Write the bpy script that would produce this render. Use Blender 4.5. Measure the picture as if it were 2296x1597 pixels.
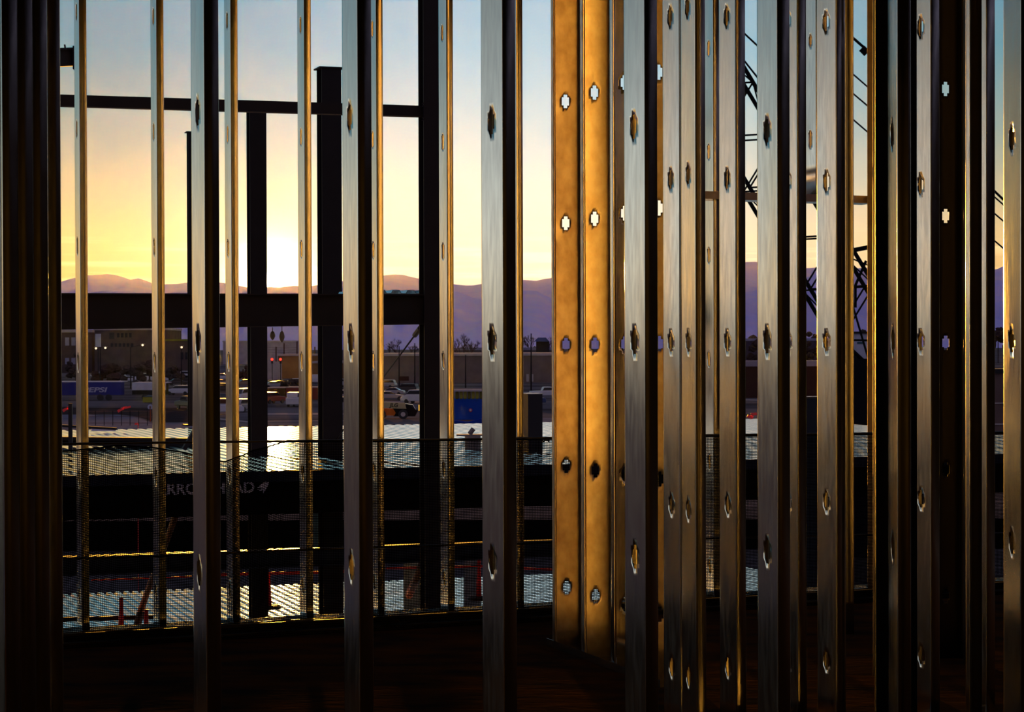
import bpy, bmesh, math, random
from mathutils import Vector, Matrix
random.seed(7)
C = bpy.context.scene.collection
for o in list(bpy.data.objects): bpy.data.objects.remove(o)

# ---------------------------------------------------------------- camera
F = 4700.0                    # focal length in pixels of the 2296 px frame
CAMZ = 1.5184
PITCH, ROLL, SHIFT = 0.0118, 0.0030, 30.0
cam_loc = Vector((0, 0, CAMZ))
fwd = Vector((0, math.cos(PITCH), -math.sin(PITCH)))
up0 = Vector((0, math.sin(PITCH), math.cos(PITCH)))
r0 = Vector((1, 0, 0))
cup = math.cos(ROLL) * up0 + math.sin(ROLL) * r0
crt = math.cos(ROLL) * r0 - math.sin(ROLL) * up0
cd = bpy.data.cameras.new('camera')
cam = bpy.data.objects.new('camera', cd); C.objects.link(cam)
m = Matrix((crt, cup, -fwd)).transposed().to_4x4(); m.translation = cam_loc
cam.matrix_world = m
cd.sensor_width = 36; cd.sensor_fit = 'HORIZONTAL'; cd.lens = 36 * F / 2296
cd.shift_y = SHIFT / 2296
cd.clip_start = 0.05; cd.clip_end = 60000
cd.dof.use_dof = True; cd.dof.focus_distance = 8.0; cd.dof.aperture_fstop = 24
bpy.context.scene.camera = cam

def P(px, py, Y):
    a = (px - 1148) / F; b = -(py - 798.5 - SHIFT) / F
    d = a * crt + b * cup + fwd
    return cam_loc + d * (Y / d.y)
def pix(X, Y, Z=CAMZ):
    v = Vector((X, Y, Z)) - cam_loc
    w = v.dot(fwd)
    return 1148 + F * v.dot(crt) / w, 798.5 + SHIFT - F * v.dot(cup) / w
GZ = -7.0                      # level of the ground outside
def G(px, py):                 # the point of the ground seen at a pixel
    a = (px - 1148) / F; b = -(py - 798.5 - SHIFT) / F
    d = a * crt + b * cup + fwd
    return cam_loc + d * ((GZ - CAMZ) / d.z)

# ---------------------------------------------------------------- colour management
vs = bpy.context.scene.view_settings
vs.view_transform = 'Standard'; vs.look = 'None'; vs.gamma = 1; vs.use_curve_mapping = False
vs.exposure = 0.0

# ---------------------------------------------------------------- sky
SUN = (P(604, 640, 100) - cam_loc).normalized()
GLOW = (P(1200, 480, 100) - cam_loc).normalized()
w = bpy.data.worlds.new('sky'); bpy.context.scene.world = w; w.use_nodes = True
nt = w.node_tree; nt.nodes.clear()
def N(t, **k):
    n = nt.nodes.new(t)
    for a, b in k.items(): setattr(n, a, b)
    return n
def L(a, b): nt.links.new(a, b)
def mth(op, a, b=None, c=None):
    n = N('ShaderNodeMath', operation=op)
    for i, v in enumerate((a, b, c)):
        if v is None: continue
        if isinstance(v, (int, float)): n.inputs[i].default_value = v
        else: L(v, n.inputs[i])
    return n.outputs[0]
def vscale(col, fac):
    n = N('ShaderNodeVectorMath', operation='SCALE')
    if isinstance(col, tuple): n.inputs[0].default_value = col
    else: L(col, n.inputs[0])
    if isinstance(fac, (int, float)): n.inputs['Scale'].default_value = fac
    else: L(fac, n.inputs['Scale'])
    return n.outputs[0]
def vadd(a, b):
    n = N('ShaderNodeVectorMath', operation='ADD'); L(a, n.inputs[0]); L(b, n.inputs[1]); return n.outputs[0]
tc = N('ShaderNodeTexCoord'); nm = N('ShaderNodeVectorMath', operation='NORMALIZE'); L(tc.outputs['Generated'], nm.inputs[0])
D = nm.outputs[0]
sp = N('ShaderNodeSeparateXYZ'); L(D, sp.inputs[0]); zz = sp.outputs[2]
def ramp(fac, stops):
    r = N('ShaderNodeValToRGB'); L(fac, r.inputs[0]); e = r.color_ramp.elements
    while len(e) < len(stops): e.new(0.5)
    for i, (p, c) in enumerate(stops): e[i].position = p; e[i].color = (*c, 1)
    return r.outputs[0]
def smooth(v, a, b):
    n = N('ShaderNodeMapRange', interpolation_type='SMOOTHSTEP'); L(v, n.inputs[0])
    n.inputs[1].default_value = a; n.inputs[2].default_value = b; return n.outputs[0]
# thin streaks of cloud low over the hills
mp = N('ShaderNodeMapping'); L(D, mp.inputs[0]); mp.inputs['Scale'].default_value = (6, 6, 150)
cn = N('ShaderNodeTexNoise'); L(mp.outputs[0], cn.inputs[0]); cn.inputs['Scale'].default_value = 1.6; cn.inputs['Detail'].default_value = 4
cl = mth('MULTIPLY', smooth(cn.outputs[0], 0.48, 0.68), mth('MULTIPLY', smooth(zz, 0.02, 0.032), smooth(zz, 0.060, 0.036)))
hz = mth('DIVIDE', zz, 0.5)
base = ramp(hz, [(0.0, (.95, .48, .11)), (0.06, (.80, .44, .10)), (0.10, (.70, .47, .16)), (0.14, (.48, .41, .21)), (0.20, (.22, .31, .26)),
                 (0.28, (.07, .25, .32)), (0.34, (.08, .24, .34)), (0.6, (.05, .12, .18)), (1.0, (.025, .06, .1))])
def dotw(v):
    n = N('ShaderNodeVectorMath', operation='DOT_PRODUCT'); L(D, n.inputs[0]); n.inputs[1].default_value = v; return n.outputs['Value']
HAZE = 1.2e-6
west = smooth(dotw(tuple(Vector((-.35, 1, 0)).normalized())), -0.1, 0.75)
sideways = smooth(dotw(tuple(Vector((SUN.x, SUN.y, 0)).normalized())), math.cos(math.radians(22)), math.cos(math.radians(38)))
veil = ramp(hz, [(0.0, (.70, .55, .36)), (0.05, (.86, .78, .60)), (0.14, (.80, .82, .74)), (0.22, (.52, .57, .55)), (0.3, (.30, .35, .35)), (0.6, (.12, .18, .22)), (1.0, (.025, .06, .1))])
mxs = N('ShaderNodeMixRGB'); L(sideways, mxs.inputs[0]); L(base, mxs.inputs[1]); L(veil, mxs.inputs[2])
east = mth('MULTIPLY', mth('SUBTRACT', 1.0, west), 1.0)
col = vadd(vscale(mxs.outputs[0], west), vscale((.20, .18, .26), east))
def lobe(d, k, c):
    e = mth('EXPONENT', mth('DIVIDE', mth('SUBTRACT', dotw(tuple(d)), 1.0), k)); return vscale(c, e)
col = vadd(col, lobe(GLOW, .0135, (.40, .46, .54)))
col = vadd(col, lobe(SUN, .0012, (.30, .24, .12)))
col = vadd(col, lobe(SUN, .00022, (3.2, 2.5, 1.2)))
col = vadd(col, vscale((.35, .28, .16), mth('MULTIPLY', cl, west)))
disc = smooth(dotw(tuple(SUN)), math.cos(math.radians(.36)), math.cos(math.radians(.27)))
col = vadd(col, vscale((40, 30, 14), disc))
above = smooth(zz, -0.02, 0.0)
low = N('ShaderNodeMixRGB'); L(above, low.inputs[0]); low.inputs[1].default_value = (.03, .022, .02, 1); L(col, low.inputs[2])
bg = N('ShaderNodeBackground'); L(low.outputs[0], bg.inputs[0]); bg.inputs[1].default_value = 1.0
ow = N('ShaderNodeOutputWorld'); L(bg.outputs[0], ow.inputs[0])
w.cycles.sampling_method = 'AUTOMATIC'

# ---------------------------------------------------------------- the sun
sd = bpy.data.lights.new('sun', 'SUN'); so = bpy.data.objects.new('sun', sd); C.objects.link(so)
sd.energy = 40; sd.color = (1.0, .42, .04); sd.angle = math.radians(0.9)
so.rotation_euler = SUN.to_track_quat('Z', 'Y').to_euler(); so.location = (-3, 60, 10)

# ---------------------------------------------------------------- materials
MATS = {}
def mat(name, base=(.5, .5, .5), rough=.5, metal=0, var=0, vscl=5, stretch=(1, 1, 1), bump=0, bscl=20, col2=None, emis=None, estr=0, rvar=0, spec=.5):
    if name in MATS: return MATS[name]
    mm = bpy.data.materials.new(name); mm.use_nodes = True; t = mm.node_tree; b = t.nodes['Principled BSDF']
    b.inputs['Roughness'].default_value = rough; b.inputs['Metallic'].default_value = metal
    b.inputs['Specular IOR Level'].default_value = spec
    b.inputs['Base Color'].default_value = (*base, 1)
    if emis: b.inputs['Emission Color'].default_value = (*emis, 1); b.inputs['Emission Strength'].default_value = estr
    if var or col2 or bump or rvar:
        tcn = t.nodes.new('ShaderNodeTexCoord'); mpn = t.nodes.new('ShaderNodeMapping'); t.links.new(tcn.outputs['Object'], mpn.inputs[0])
        mpn.inputs['Scale'].default_value = stretch
        n1 = t.nodes.new('ShaderNodeTexNoise'); n1.inputs['Scale'].default_value = vscl; n1.inputs['Detail'].default_value = 6
        t.links.new(mpn.outputs[0], n1.inputs[0])
        mr = t.nodes.new('ShaderNodeMapRange'); mr.inputs[1].default_value = .35; mr.inputs[2].default_value = .68
        t.links.new(n1.outputs[0], mr.inputs[0])
        mx = t.nodes.new('ShaderNodeMixRGB'); mx.inputs[1].default_value = (*base, 1)
        c2 = col2 if col2 else tuple(c * (1 - var) for c in base)
        mx.inputs[2].default_value = (*c2, 1); t.links.new(mr.outputs[0], mx.inputs[0])
        t.links.new(mx.outputs[0], b.inputs['Base Color'])
        if rvar:
            rr = t.nodes.new('ShaderNodeMapRange'); rr.inputs[1].default_value = .3; rr.inputs[2].default_value = .7
            rr.inputs[3].default_value = rough - rvar; rr.inputs[4].default_value = rough + rvar
            t.links.new(n1.outputs[0], rr.inputs[0]); t.links.new(rr.outputs[0], b.inputs['Roughness'])
        if bump:
            n2 = t.nodes.new('ShaderNodeTexNoise'); n2.inputs['Scale'].default_value = bscl; n2.inputs['Detail'].default_value = 5
            t.links.new(mpn.outputs[0], n2.inputs[0])
            bp = t.nodes.new('ShaderNodeBump'); bp.inputs['Strength'].default_value = bump; bp.inputs['Distance'].default_value = .01
            t.links.new(n2.outputs[0], bp.inputs['Height']); t.links.new(bp.outputs[0], b.inputs['Normal'])
    MATS[name] = mm; return mm
galv = mat('galvanised_steel', (.66, .67, .66), .18, 1, col2=(.57, .58, .59), vscl=9, stretch=(6, 6, 1), bump=.02, bscl=14, rvar=.04)
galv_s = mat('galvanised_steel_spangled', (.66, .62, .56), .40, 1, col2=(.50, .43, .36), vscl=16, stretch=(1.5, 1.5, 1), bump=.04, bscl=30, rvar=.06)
galv_dull = mat('glint_dulled_galvanised', (.45, .40, .34), .65, .75, col2=(.33, .28, .22), vscl=12)  # darker, rougher copy of the galvanised steel, dims the jamb's sun glint
primer = mat('dark_primer_steel', (.009, .008, .009), .6, 0, var=.3, bump=.05, spec=.2)
black = mat('black_and_shade_steel', (.012, .012, .014), .5, spec=.2)  # real black steel, and shade painted onto the right-hand studs
soak_black = mat('bounce_soaking_black', (.004, .004, .004), .9, spec=0)  # added near-black that soaks up bounced sun on unseen walls and ceiling
deckm = mat('galvanised_deck', (.92, .93, .95), .11, 1, col2=(.72, .72, .75), vscl=1.3, stretch=(1, 1, 1), bump=.12, bscl=3.5, rvar=.04)
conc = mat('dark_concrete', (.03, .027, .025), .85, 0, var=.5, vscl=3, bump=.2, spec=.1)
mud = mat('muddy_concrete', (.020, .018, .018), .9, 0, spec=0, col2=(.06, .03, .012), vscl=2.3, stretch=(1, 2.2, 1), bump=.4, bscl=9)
blk = mat('black_rubber', (.01, .01, .01), .6)
rope = mat('black_cable', (.008, .008, .010), .5)
netm = mat('black_netting', (.005, .006, .009), .9, spec=0)
navy = mat('navy_panel', (.010, .014, .026), .7, 0, var=.3, spec=.1)
red = mat('red_tape', (.75, .03, .02), .5)
redp = mat('red_plastic', (.5, .01, .015), .45)
brownp = mat('rusty_brace', (.09, .025, .014), .5, 0, var=.5, vscl=12)
yel = mat('yellow_paint', (.75, .55, .03), .5)
white = mat('white_paint', (.75, .75, .76), .45, 0, var=.1)
glassd = mat('dark_glass', (.02, .02, .025), .08, 0, spec=.8)

# ---------------------------------------------------------------- mesh helpers
class MB:
    def __init__(s): s.v = []; s.f = []
    def add(s, vs_, fs_):
        k = len(s.v); s.v += [tuple(p) for p in vs_]; s.f += [tuple(i + k for i in f) for f in fs_]
    def box(s, c, hx, hy, hz):
        c = Vector(c); hx, hy, hz = (Vector(h) if not isinstance(h, (int, float)) else None for h in (hx, hy, hz))
        vs_ = [c + a * hx + b * hy + d * hz for a in (-1, 1) for b in (-1, 1) for d in (-1, 1)]
        fs = [(0, 1, 3, 2), (4, 6, 7, 5), (0, 4, 5, 1), (2, 3, 7, 6), (0, 2, 6, 4), (1, 5, 7, 3)]
        if hx.cross(hy).dot(hz) < 0: fs = [f[::-1] for f in fs]
        s.add(vs_, fs)
    def abox(s, x0, x1, y0, y1, z0, z1):
        s.box(((x0 + x1) / 2, (y0 + y1) / 2, (z0 + z1) / 2), ((x1 - x0) / 2, 0, 0), (0, (y1 - y0) / 2, 0), (0, 0, (z1 - z0) / 2))
    def bar(s, p0, p1, wd, ht, up=(0, 0, 1)):
        p0, p1 = Vector(p0), Vector(p1); d = p1 - p0; l = d.length; d.normalize()
        sd_ = d.cross(Vector(up)).normalized(); u = sd_.cross(d)
        s.box((p0 + p1) / 2, d * l / 2, sd_ * wd / 2, u * ht / 2)
    def tube(s, pts, r, n=8, r1=None, cap=True):
        pts = [Vector(p) for p in pts]; k0 = len(s.v); m_ = len(pts)
        for i, p in enumerate(pts):
            d = (pts[min(i + 1, m_ - 1)] - pts[max(i - 1, 0)]).normalized()
            a = d.orthogonal().normalized() if i == 0 else (a - d * a.dot(d)).normalized()
            b = d.cross(a); rr = r if r1 is None else r + (r1 - r) * i / (m_ - 1)
            for j in range(n):
                t = 2 * math.pi * j / n; s.v.append(tuple(p + (a * math.cos(t) + b * math.sin(t)) * rr))
        for i in range(m_ - 1):
            for j in range(n):
                q = k0 + i * n; s.f.append((q + j, q + (j + 1) % n, q + n + (j + 1) % n, q + n + j))
        if cap:
            s.f.append(tuple(k0 + j for j in range(n))[::-1]); s.f.append(tuple(k0 + (m_ - 1) * n + j for j in range(n)))
    def prism(s, pts, d):
        pts = [Vector(p) for p in pts]; d = Vector(d); n = len(pts)
        nn = Vector((0, 0, 0))
        for i in range(n): nn += pts[i].cross(pts[(i + 1) % n])
        if nn.dot(d) < 0: pts = pts[::-1]
        fs = [tuple(range(n))[::-1], tuple(range(n, 2 * n))] + [(i, (i + 1) % n, n + (i + 1) % n, n + i) for i in range(n)]
        s.add(pts + [p + d for p in pts], fs)
    def build(s, name, m_, parent=None, smooth=False):
        me = bpy.data.meshes.new(name); me.from_pydata(s.v, [], s.f); me.materials.append(m_); me.update()
        if smooth: me.polygons.foreach_set('use_smooth', [True] * len(me.polygons))
        o = bpy.data.objects.new(name, me); C.objects.link(o)
        if parent: o.parent = parent; o.matrix_parent_inverse = Matrix.Translation(-parent.location)
        return o
def tag(o, label, cat, group=None, kind=None):
    if label: o['label'] = label
    if cat: o['category'] = cat
    if group: o['group'] = group
    if kind: o['kind'] = kind
    return o
def thing(name, label, cat, loc=(0, 0, 0), group=None):
    o = bpy.data.objects.new(name, None); C.objects.link(o); o.location = loc; o.empty_display_size = .2
    return tag(o, label, cat, group)
def struct(o): o['kind'] = 'structure'; return o
def text_mesh(txt, name, m_, size, origin, ex, ey, parent=None, shear=0, extr=.01, bold=.02):
    cu = bpy.data.curves.new(name, 'FONT'); cu.body = txt; cu.size = size; cu.extrude = extr; cu.offset = bold * size; cu.shear = shear
    to = bpy.data.objects.new('tmp', cu); C.objects.link(to)
    bpy.context.view_layer.update()
    me = bpy.data.meshes.new_from_object(to.evaluated_get(bpy.context.evaluated_depsgraph_get()))
    bpy.data.objects.remove(to); me.name = name; me.materials.clear(); me.materials.append(m_)
    ex, ey = Vector(ex).normalized(), Vector(ey).normalized(); ez = ex.cross(ey)
    mt = Matrix((ex, ey, ez)).transposed().to_4x4(); mt.translation = Vector(origin)
    me.transform(mt)
    o = bpy.data.objects.new(name, me); C.objects.link(o)
    if parent: o.parent = parent; o.matrix_parent_inverse = Matrix.Translation(-parent.location)
    return o

# ---------------------------------------------------------------- building grid
TH = math.radians(19.5)
WA = Vector((math.cos(TH), math.sin(TH), 0))       # along the walls that run left to right
WN = Vector((-math.sin(TH), math.cos(TH), 0))      # outward, across them
CEIL = 4.0

def stud_mesh(name, corner, a, b, W=.150, fl=.038, lip=.011, z0=0.0, z1=CEIL, hk='knock', holes=None, m_=galv, groove=True):
    """C-shaped stud: web starts at corner and runs along a, flanges stick out along b."""
    a = a.normalized(); b = b.normalized(); r = .0022
    # 2D path (u along a, v along b)
    us = [r, W * .06, W * .13, W * .24, W / 2 - .034, W / 2 - .019, W / 2 - .0095, W / 2 + .0095, W / 2 + .019, W / 2 + .034, W * .76, W * .87, W * .94, W - r]
    if hk == 'slot': us[5], us[6], us[7], us[8] = W / 2 - .017, W / 2 - .010, W / 2 + .010, W / 2 + .017
    path = [(lip + .0005, fl, 0), (r, fl, 0), (r * .3, fl - r * .3, 0), (0, fl - r, 0), (0, fl * .5, 0), (0, r, 0), (r * .3, r * .3, 0)]
    path += [(u, 0, 1) for u in us]
    path += [(W - r * .3, r * .3, 0), (W, r, 0), (W, fl * .5, 0), (W, fl - r, 0), (W - r * .3, fl - r * .3, 0), (W - r, fl, 0), (W - lip - .0005, fl, 0)]
    if holes is None: holes = [.305 + .61 * k + (CAMZ + .0066 - (.305 + 1.22)) for k in range(0, 7)]
    hh = (.034, .020) if hk == 'knock' else (.042, .035)
    zs = {round(z0, 4), round(z1, 4)}
    hs = [h for h in holes if z0 + .06 < h < z1 - .06]
    for h in hs:
        for dz in (-.13, -.08, -.055, -hh[0], -hh[1], 0, hh[1], hh[0], .055, .08, .13): zs.add(round(h + dz, 4))
    z = z0
    while z < z1: zs.add(round(z, 4)); z += .25
    zs = sorted(q for q in zs if z0 <= q <= z1)
    zf = [zs[0]]
    for q in zs[1:]:
        if q - zf[-1] > .004: zf.append(q)
    zs = zf
    rnd = random.Random(hash(name) & 0 + int(corner.x * 1000) & 0xffff)
    ph1, ph2 = rnd.uniform(0, 6), rnd.uniform(0, 6)
    vs_, fs = [], []; n = len(path)
    for q in zs:
        for (u, v, t) in path:
            vv = v
            if t:
                du = (u - W / 2)
                vv += .0009 * math.sin(q * 2.1 + ph1) * math.cos(du / W * 3.1) + .0005 * math.sin(q * 5.3 + ph2) * math.cos(du / W * 3.1)
                for h in hs:
                    e = math.exp(-((q - h) / .055) ** 2 - (du / .03) ** 2); 
                    if e > .01: vv += -.0008 * e
            p = corner + a * u + b * vv; vs_.append((p.x, p.y, q))
    for i in range(len(zs) - 1):
        zc = (zs[i] + zs[i + 1]) / 2
        near = min((abs(zc - h) for h in hs), default=9)
        for j in range(n - 1):
            uc = (path[j][0] + path[j + 1][0]) / 2 - W / 2
            if path[j][2] and path[j + 1][2]:
                if hk == 'knock':
                    if (abs(uc) < .0095 and near < .034) or (abs(uc) < .019 and near < .020): continue
                elif (abs(uc) < .010 and near < .042) or (abs(uc) < .017 and near < .035): continue
            k = i * n + j; fs.append((k, k + 1, k + n + 1, k + n))
    me = bpy.data.meshes.new(name); me.from_pydata(vs_, [], fs); me.materials.append(m_)
    me.polygons.foreach_set('use_smooth', [True] * len(me.polygons)); me.update()
    o = bpy.data.objects.new(name, me); C.objects.link(o)
    md = o.modifiers.new('thickness', 'SOLIDIFY'); md.thickness = .0012; md.offset = 0
    return o

def corner_at(px, sp_):
    Y = F * .61 / sp_; p = P(px, 773, Y); return Vector((p.x, p.y, 0))
def twist_for(c, wpx, W=.150):
    x0 = pix(c.x, c.y)[0]; lo, hi = -.5, 1.2
    for _ in range(50):
        m_ = (lo + hi) / 2; q = c + W * Vector((-math.sin(m_), math.cos(m_), 0))
        if x0 - pix(q.x, q.y)[0] < wpx: lo = m_
        else: hi = m_
    return lo
def cross_stud(px, sp_, wpx, label, group, flip=False, **k):
    """stud of a wall that runs left to right: web along the line of sight"""
    c = corner_at(px, sp_); W = k.get('W', .150); t = math.radians(float(wpx[1:])) if isinstance(wpx, str) else twist_for(c, wpx, W)
    a = Vector((-math.sin(t), math.cos(t), 0)); b = Vector((math.cos(t), math.sin(t), 0)) * (-1 if flip else 1)
    o = stud_mesh('metal_stud', c, a, b, **k); return tag(o, label, 'stud', group)
def face_stud(px, sp_, label, group, turn=0, **k):
    """stud of a wall that runs away from the camera: web faces us, flanges towards us"""
    c = corner_at(px, sp_)
    ra = Matrix.Rotation(math.radians(turn), 3, 'Z')
    o = stud_mesh('metal_stud', c, ra @ WA, ra @ -WN, **k); return tag(o, label, 'stud', group)

GN = 'studs of the near wall'
GM = 'studs of the middle wall'
GE = 'slotted studs of the outer wall'
GF = 'studs of the wall running out to the deck'
sn = lambda px: 523 - .03505 * (px - 451)
near = [
    (461, 30, 'steel stud glowing amber, just left of the setting sun'),
    (804.5, 35, 'grey steel stud with a dark flange, standing over the right end of the heavy beam'),
    (1129, 49, 'wide grey steel stud with a bright knockout, standing just left of the orange lit studs'),
    (1447, 47, 'pale grey steel stud first to the right of the two orange lit studs'),
    (1744, 46, 'pale grey steel stud directly right of the tall crane boom gap'),
    (2013, 22, 'half shadowed grey steel stud with black knockouts in the dark right part'),
]
for px, wpx, lab in near: cross_stud(px, sn(px), wpx, lab, GN)
cross_stud(2290, sn(2290), 40, 'steel stud at the right end of the near wall', GN)
for px, s_, wpx, lab in ((42, 540, 34, 'black steel stud at the far left end of the near wall'), (76, 538, 30, 'black steel stud, second from the left end of the near wall'),
                         (109, 535, 30, 'black steel stud, third from the left end of the near wall'), (138, 505, 18, 'black steel stud bordering the leftmost sky gap')):
    cross_stud(px, s_, wpx, lab, GN, flip=True)

mid = [
    (1524, 368, 37, 'pale steel stud, left one of the pair standing tight together', {}),
    (1560, 379, 32, 'pale steel stud, right one of the pair standing tight together', {}),
    (1651, 368, 38, 'pale steel stud between the slotted white stud and the tall crane gap', {}),
    (1788, 364, 40, 'narrow looking stud half hidden behind the dark flange right of the tall crane gap', {}),
    (1876, 361.5, 44, 'broad pale grey stud with a yellow spot seen through its lower knockout', {}),
    (2087, 355.5, 'a18', 'dim grey steel stud with a brown knockout, right of the half shadowed stud', {}),
    (2212, 352, 'a20', 'thin grey steel stud next to the sky sliver at the right end', {}),
]
for px, s_, wpx, lab, k in mid: cross_stud(px, s_, wpx, lab, GM, **k)
mc = corner_at(2212, 352); tas = [26, 27, 27]
for k, nth in enumerate(('first', 'second', 'third')):      # unseen studs added past the right edge, turned to bounce sun onto S1, S2
    ta = math.radians(tas[k])
    tag(stud_mesh('metal_stud', mc + WA * (.406 * k + .78), Vector((-math.sin(ta), math.cos(ta), 0)), Vector((math.cos(ta), math.sin(ta), 0))), nth + ' unseen stud added past the right edge to bounce sunlight', 'stud', GM)

se = lambda px: 248 - .02135 * (px - 900)
SLZ = [1.431 + .61 * k for k in range(-2, 5)]
ext = [(181, 11, 'slotted steel stud in the leftmost sky gap'),
       (354, 13, 'slotted steel stud crossing the left hills, left of the thin pillar'),
       (520, 14, 'slotted steel stud immediately left of the sun'),
       (684.5, 15, 'slotted steel stud immediately right of the sun'),
       (845.6, 16, 'slotted stud with a tan flange, right of the grey stud over the beam end'),
       (1003, 17.5, 'slotted steel stud with a golden flange, right of the tall black pillar'),
       (1159, 18, 'steel stud peeking out behind the wide grey stud with the bright knockout'),
       (1308, 19, 'outer wall stud hidden behind the orange lit studs'),
       (1462, 19, 'outer wall stud hidden behind the dark wall end'),
       (1600, 20, 'white slotted steel stud with black slots under the window header')]
for px, wpx, lab in ext: cross_stud(px, se(px), wpx, lab, GE, hk='slot', holes=SLZ)
cross_stud(1738, se(1738), 22, 'outer wall stud behind the stud right of the tall crane gap', GE, hk='slot', holes=SLZ, z1=2.40, z0=0)
cross_stud(1830, se(1830), 24, 'short cripple stud standing on the window header, dented at its foot', 'cripple studs over the window header', z0=2.40, holes=[2.12 + .61 * k for k in range(1, 4)] + [2.765])
# studs of the wall that runs towards the camera
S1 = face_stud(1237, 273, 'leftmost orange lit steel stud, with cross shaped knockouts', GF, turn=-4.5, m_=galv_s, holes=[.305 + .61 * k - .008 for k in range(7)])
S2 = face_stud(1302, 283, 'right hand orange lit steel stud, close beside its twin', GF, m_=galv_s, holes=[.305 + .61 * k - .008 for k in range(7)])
p1, p2 = corner_at(1237, 273), corner_at(1302, 283); stp = p2 - p1
hf = [.305 + .61 * k - .004 for k in range(7)]
o = stud_mesh('metal_stud', p2 + stp * .95, WA, -WN, m_=galv, holes=hf); tag(o, 'shadowed steel stud just behind and right of the orange pair', 'stud', GF)
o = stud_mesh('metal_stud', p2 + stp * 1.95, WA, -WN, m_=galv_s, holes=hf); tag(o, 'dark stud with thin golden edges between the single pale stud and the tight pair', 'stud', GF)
cross_stud(1893, 262, 10, 'steel stud with an amber lit flange left of the narrow crane gap', 'window jamb studs', fl=.05, z1=CEIL)
cross_stud(1945, 228, -6, 'jamb stud with an orange lit flange at the right end of the window header', 'window jamb studs', fl=.045, m_=galv_dull)
GR = 'studs of the dark wall on the right'  # black base colour stands in for the shade on these studs
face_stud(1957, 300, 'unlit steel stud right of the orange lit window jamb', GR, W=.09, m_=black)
face_stud(2090, 285, 'stud coloured black for shade, with three pale knockouts in the dark right part', GR, holes=hf, m_=black)
cross_stud(2056, 452, 24, 'steel stud coloured black for shade, backing the half shadowed grey one', GR, flip=True, m_=black)
cross_stud(1992, 452, 3, 'steel stud coloured black for shade, left of the half shadowed grey one', GR, flip=True, m_=black)
cross_stud(2201, 376, 3, 'steel stud coloured black for shade, left of the thin grey one at the right end', GR, flip=True, m_=black)
face_stud(2160, 290, 'steel stud coloured black for shade, with a fine golden edge line, near the right end', GR, holes=hf, W=.10, m_=black)

# header and tracks
def channel(name, pa, pb, wd, ht, label, cat, m_=galv, t=.0015, openup=True, group=None):
    pa, pb = Vector(pa), Vector(pb); d = (pb - pa).normalized(); s_ = d.cross(Vector((0, 0, 1))).normalized(); b = MB()
    zc = t / 2 if openup else ht - t / 2
    l2 = (pb - pa).length / 2; c = (pa + pb) / 2
    b.box(c + Vector((0, 0, zc)), d * l2, s_ * wd / 2, Vector((0, 0, t / 2)))
    for sg in (-1, 1): b.box(c + s_ * sg * (wd / 2 - t / 2) + Vector((0, 0, ht / 2 + (t if openup else -t) * .5)), d * l2, s_ * t / 2, Vector((0, 0, (ht - t) / 2)))
    return tag(b.build(name, m_), label, cat, group)
eA, eB = corner_at(181, se(181)), corner_at(1600, se(1600)); ED = (eB - eA).normalized(); EN = Vector((-ED.y, ED.x, 0))
def E(s_, off=0, z=0): return eA + ED * s_ + EN * off + Vector((0, 0, z))
def s_of(px, off=0):           # where along the outer wall a pixel column falls
    lo, hi = -3, 12
    for _ in range(50):
        m_ = (lo + hi) / 2; q = E(m_, off)
        if pix(q.x, q.y)[0] < px: lo = m_
        else: hi = m_
    return lo
channel('bottom_track', E(-2.2, .075), E(6.2, .075), .156, .035, 'steel bottom track along the outer wall of slotted studs', 'track')
channel('top_track', E(-2.2, .075, CEIL - .045), E(6.2, .075, CEIL - .045), .156, .04, 'steel top track of the outer wall', 'track', openup=False)
h0, h1 = s_of(1571, -.02), s_of(1957, -.02)
hd = thing('window_header', 'horizontal steel header lit amber, over the window opening with the crane', 'header', E(h0, -.03, 2.365))
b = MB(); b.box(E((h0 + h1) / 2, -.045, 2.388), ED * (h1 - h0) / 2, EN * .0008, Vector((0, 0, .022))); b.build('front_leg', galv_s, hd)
b = MB(); b.box(E((h0 + h1) / 2, .03, 2.366), ED * (h1 - h0) / 2, EN * .075, Vector((0, 0, .0008))); b.build('channel_web', galv, hd)
b = MB(); b.box(E((h0 + h1) / 2, .105, 2.388), ED * (h1 - h0) / 2, EN * .0008, Vector((0, 0, .022))); b.build('rear_leg', galv, hd)
n0 = corner_at(10, sn(10)) - WA * .1; n1 = corner_at(2290, sn(2290)) + WA * .3
channel('bottom_track', n0 + WN * .07, n1 + WN * .07, .156, .035, 'steel bottom track under the near wall, below the picture', 'track')
channel('bottom_track', p1 - stp * .2 + WA * .075, p2 + stp * 2.4 + WA * .075, .156, .035, 'steel bottom track running diagonally under the orange lit studs', 'track')
m0, m1_ = corner_at(1480, 370), corner_at(2225, 352)
channel('bottom_track', m0 + WN * .08, m1_ + WN * .08, .16, .035, 'steel bottom track under the middle wall', 'track')

# ---------------------------------------------------------------- room shell
b = MB(); fl0 = E(-7, .22); fl1 = E(9, .22)
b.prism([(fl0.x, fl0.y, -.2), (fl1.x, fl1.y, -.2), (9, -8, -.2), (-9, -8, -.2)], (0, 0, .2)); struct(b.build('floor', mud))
b = MB(); b.prism([(fl0.x, fl0.y, CEIL), (fl1.x, fl1.y, CEIL), (9, -8, CEIL), (-9, -8, CEIL)], (0, 0, .3)); struct(b.build('ceiling', soak_black))
b = MB(); b.abox(-9, 9, -8.2, -8, 0, CEIL); struct(b.build('wall_back', soak_black))
b = MB(); b.abox(-9.2, -9, -8, 7, 0, CEIL); struct(b.build('wall_left', soak_black))
b = MB(); b.abox(9, 9.2, -8, 14, 0, CEIL); struct(b.build('wall_right', soak_black))

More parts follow.
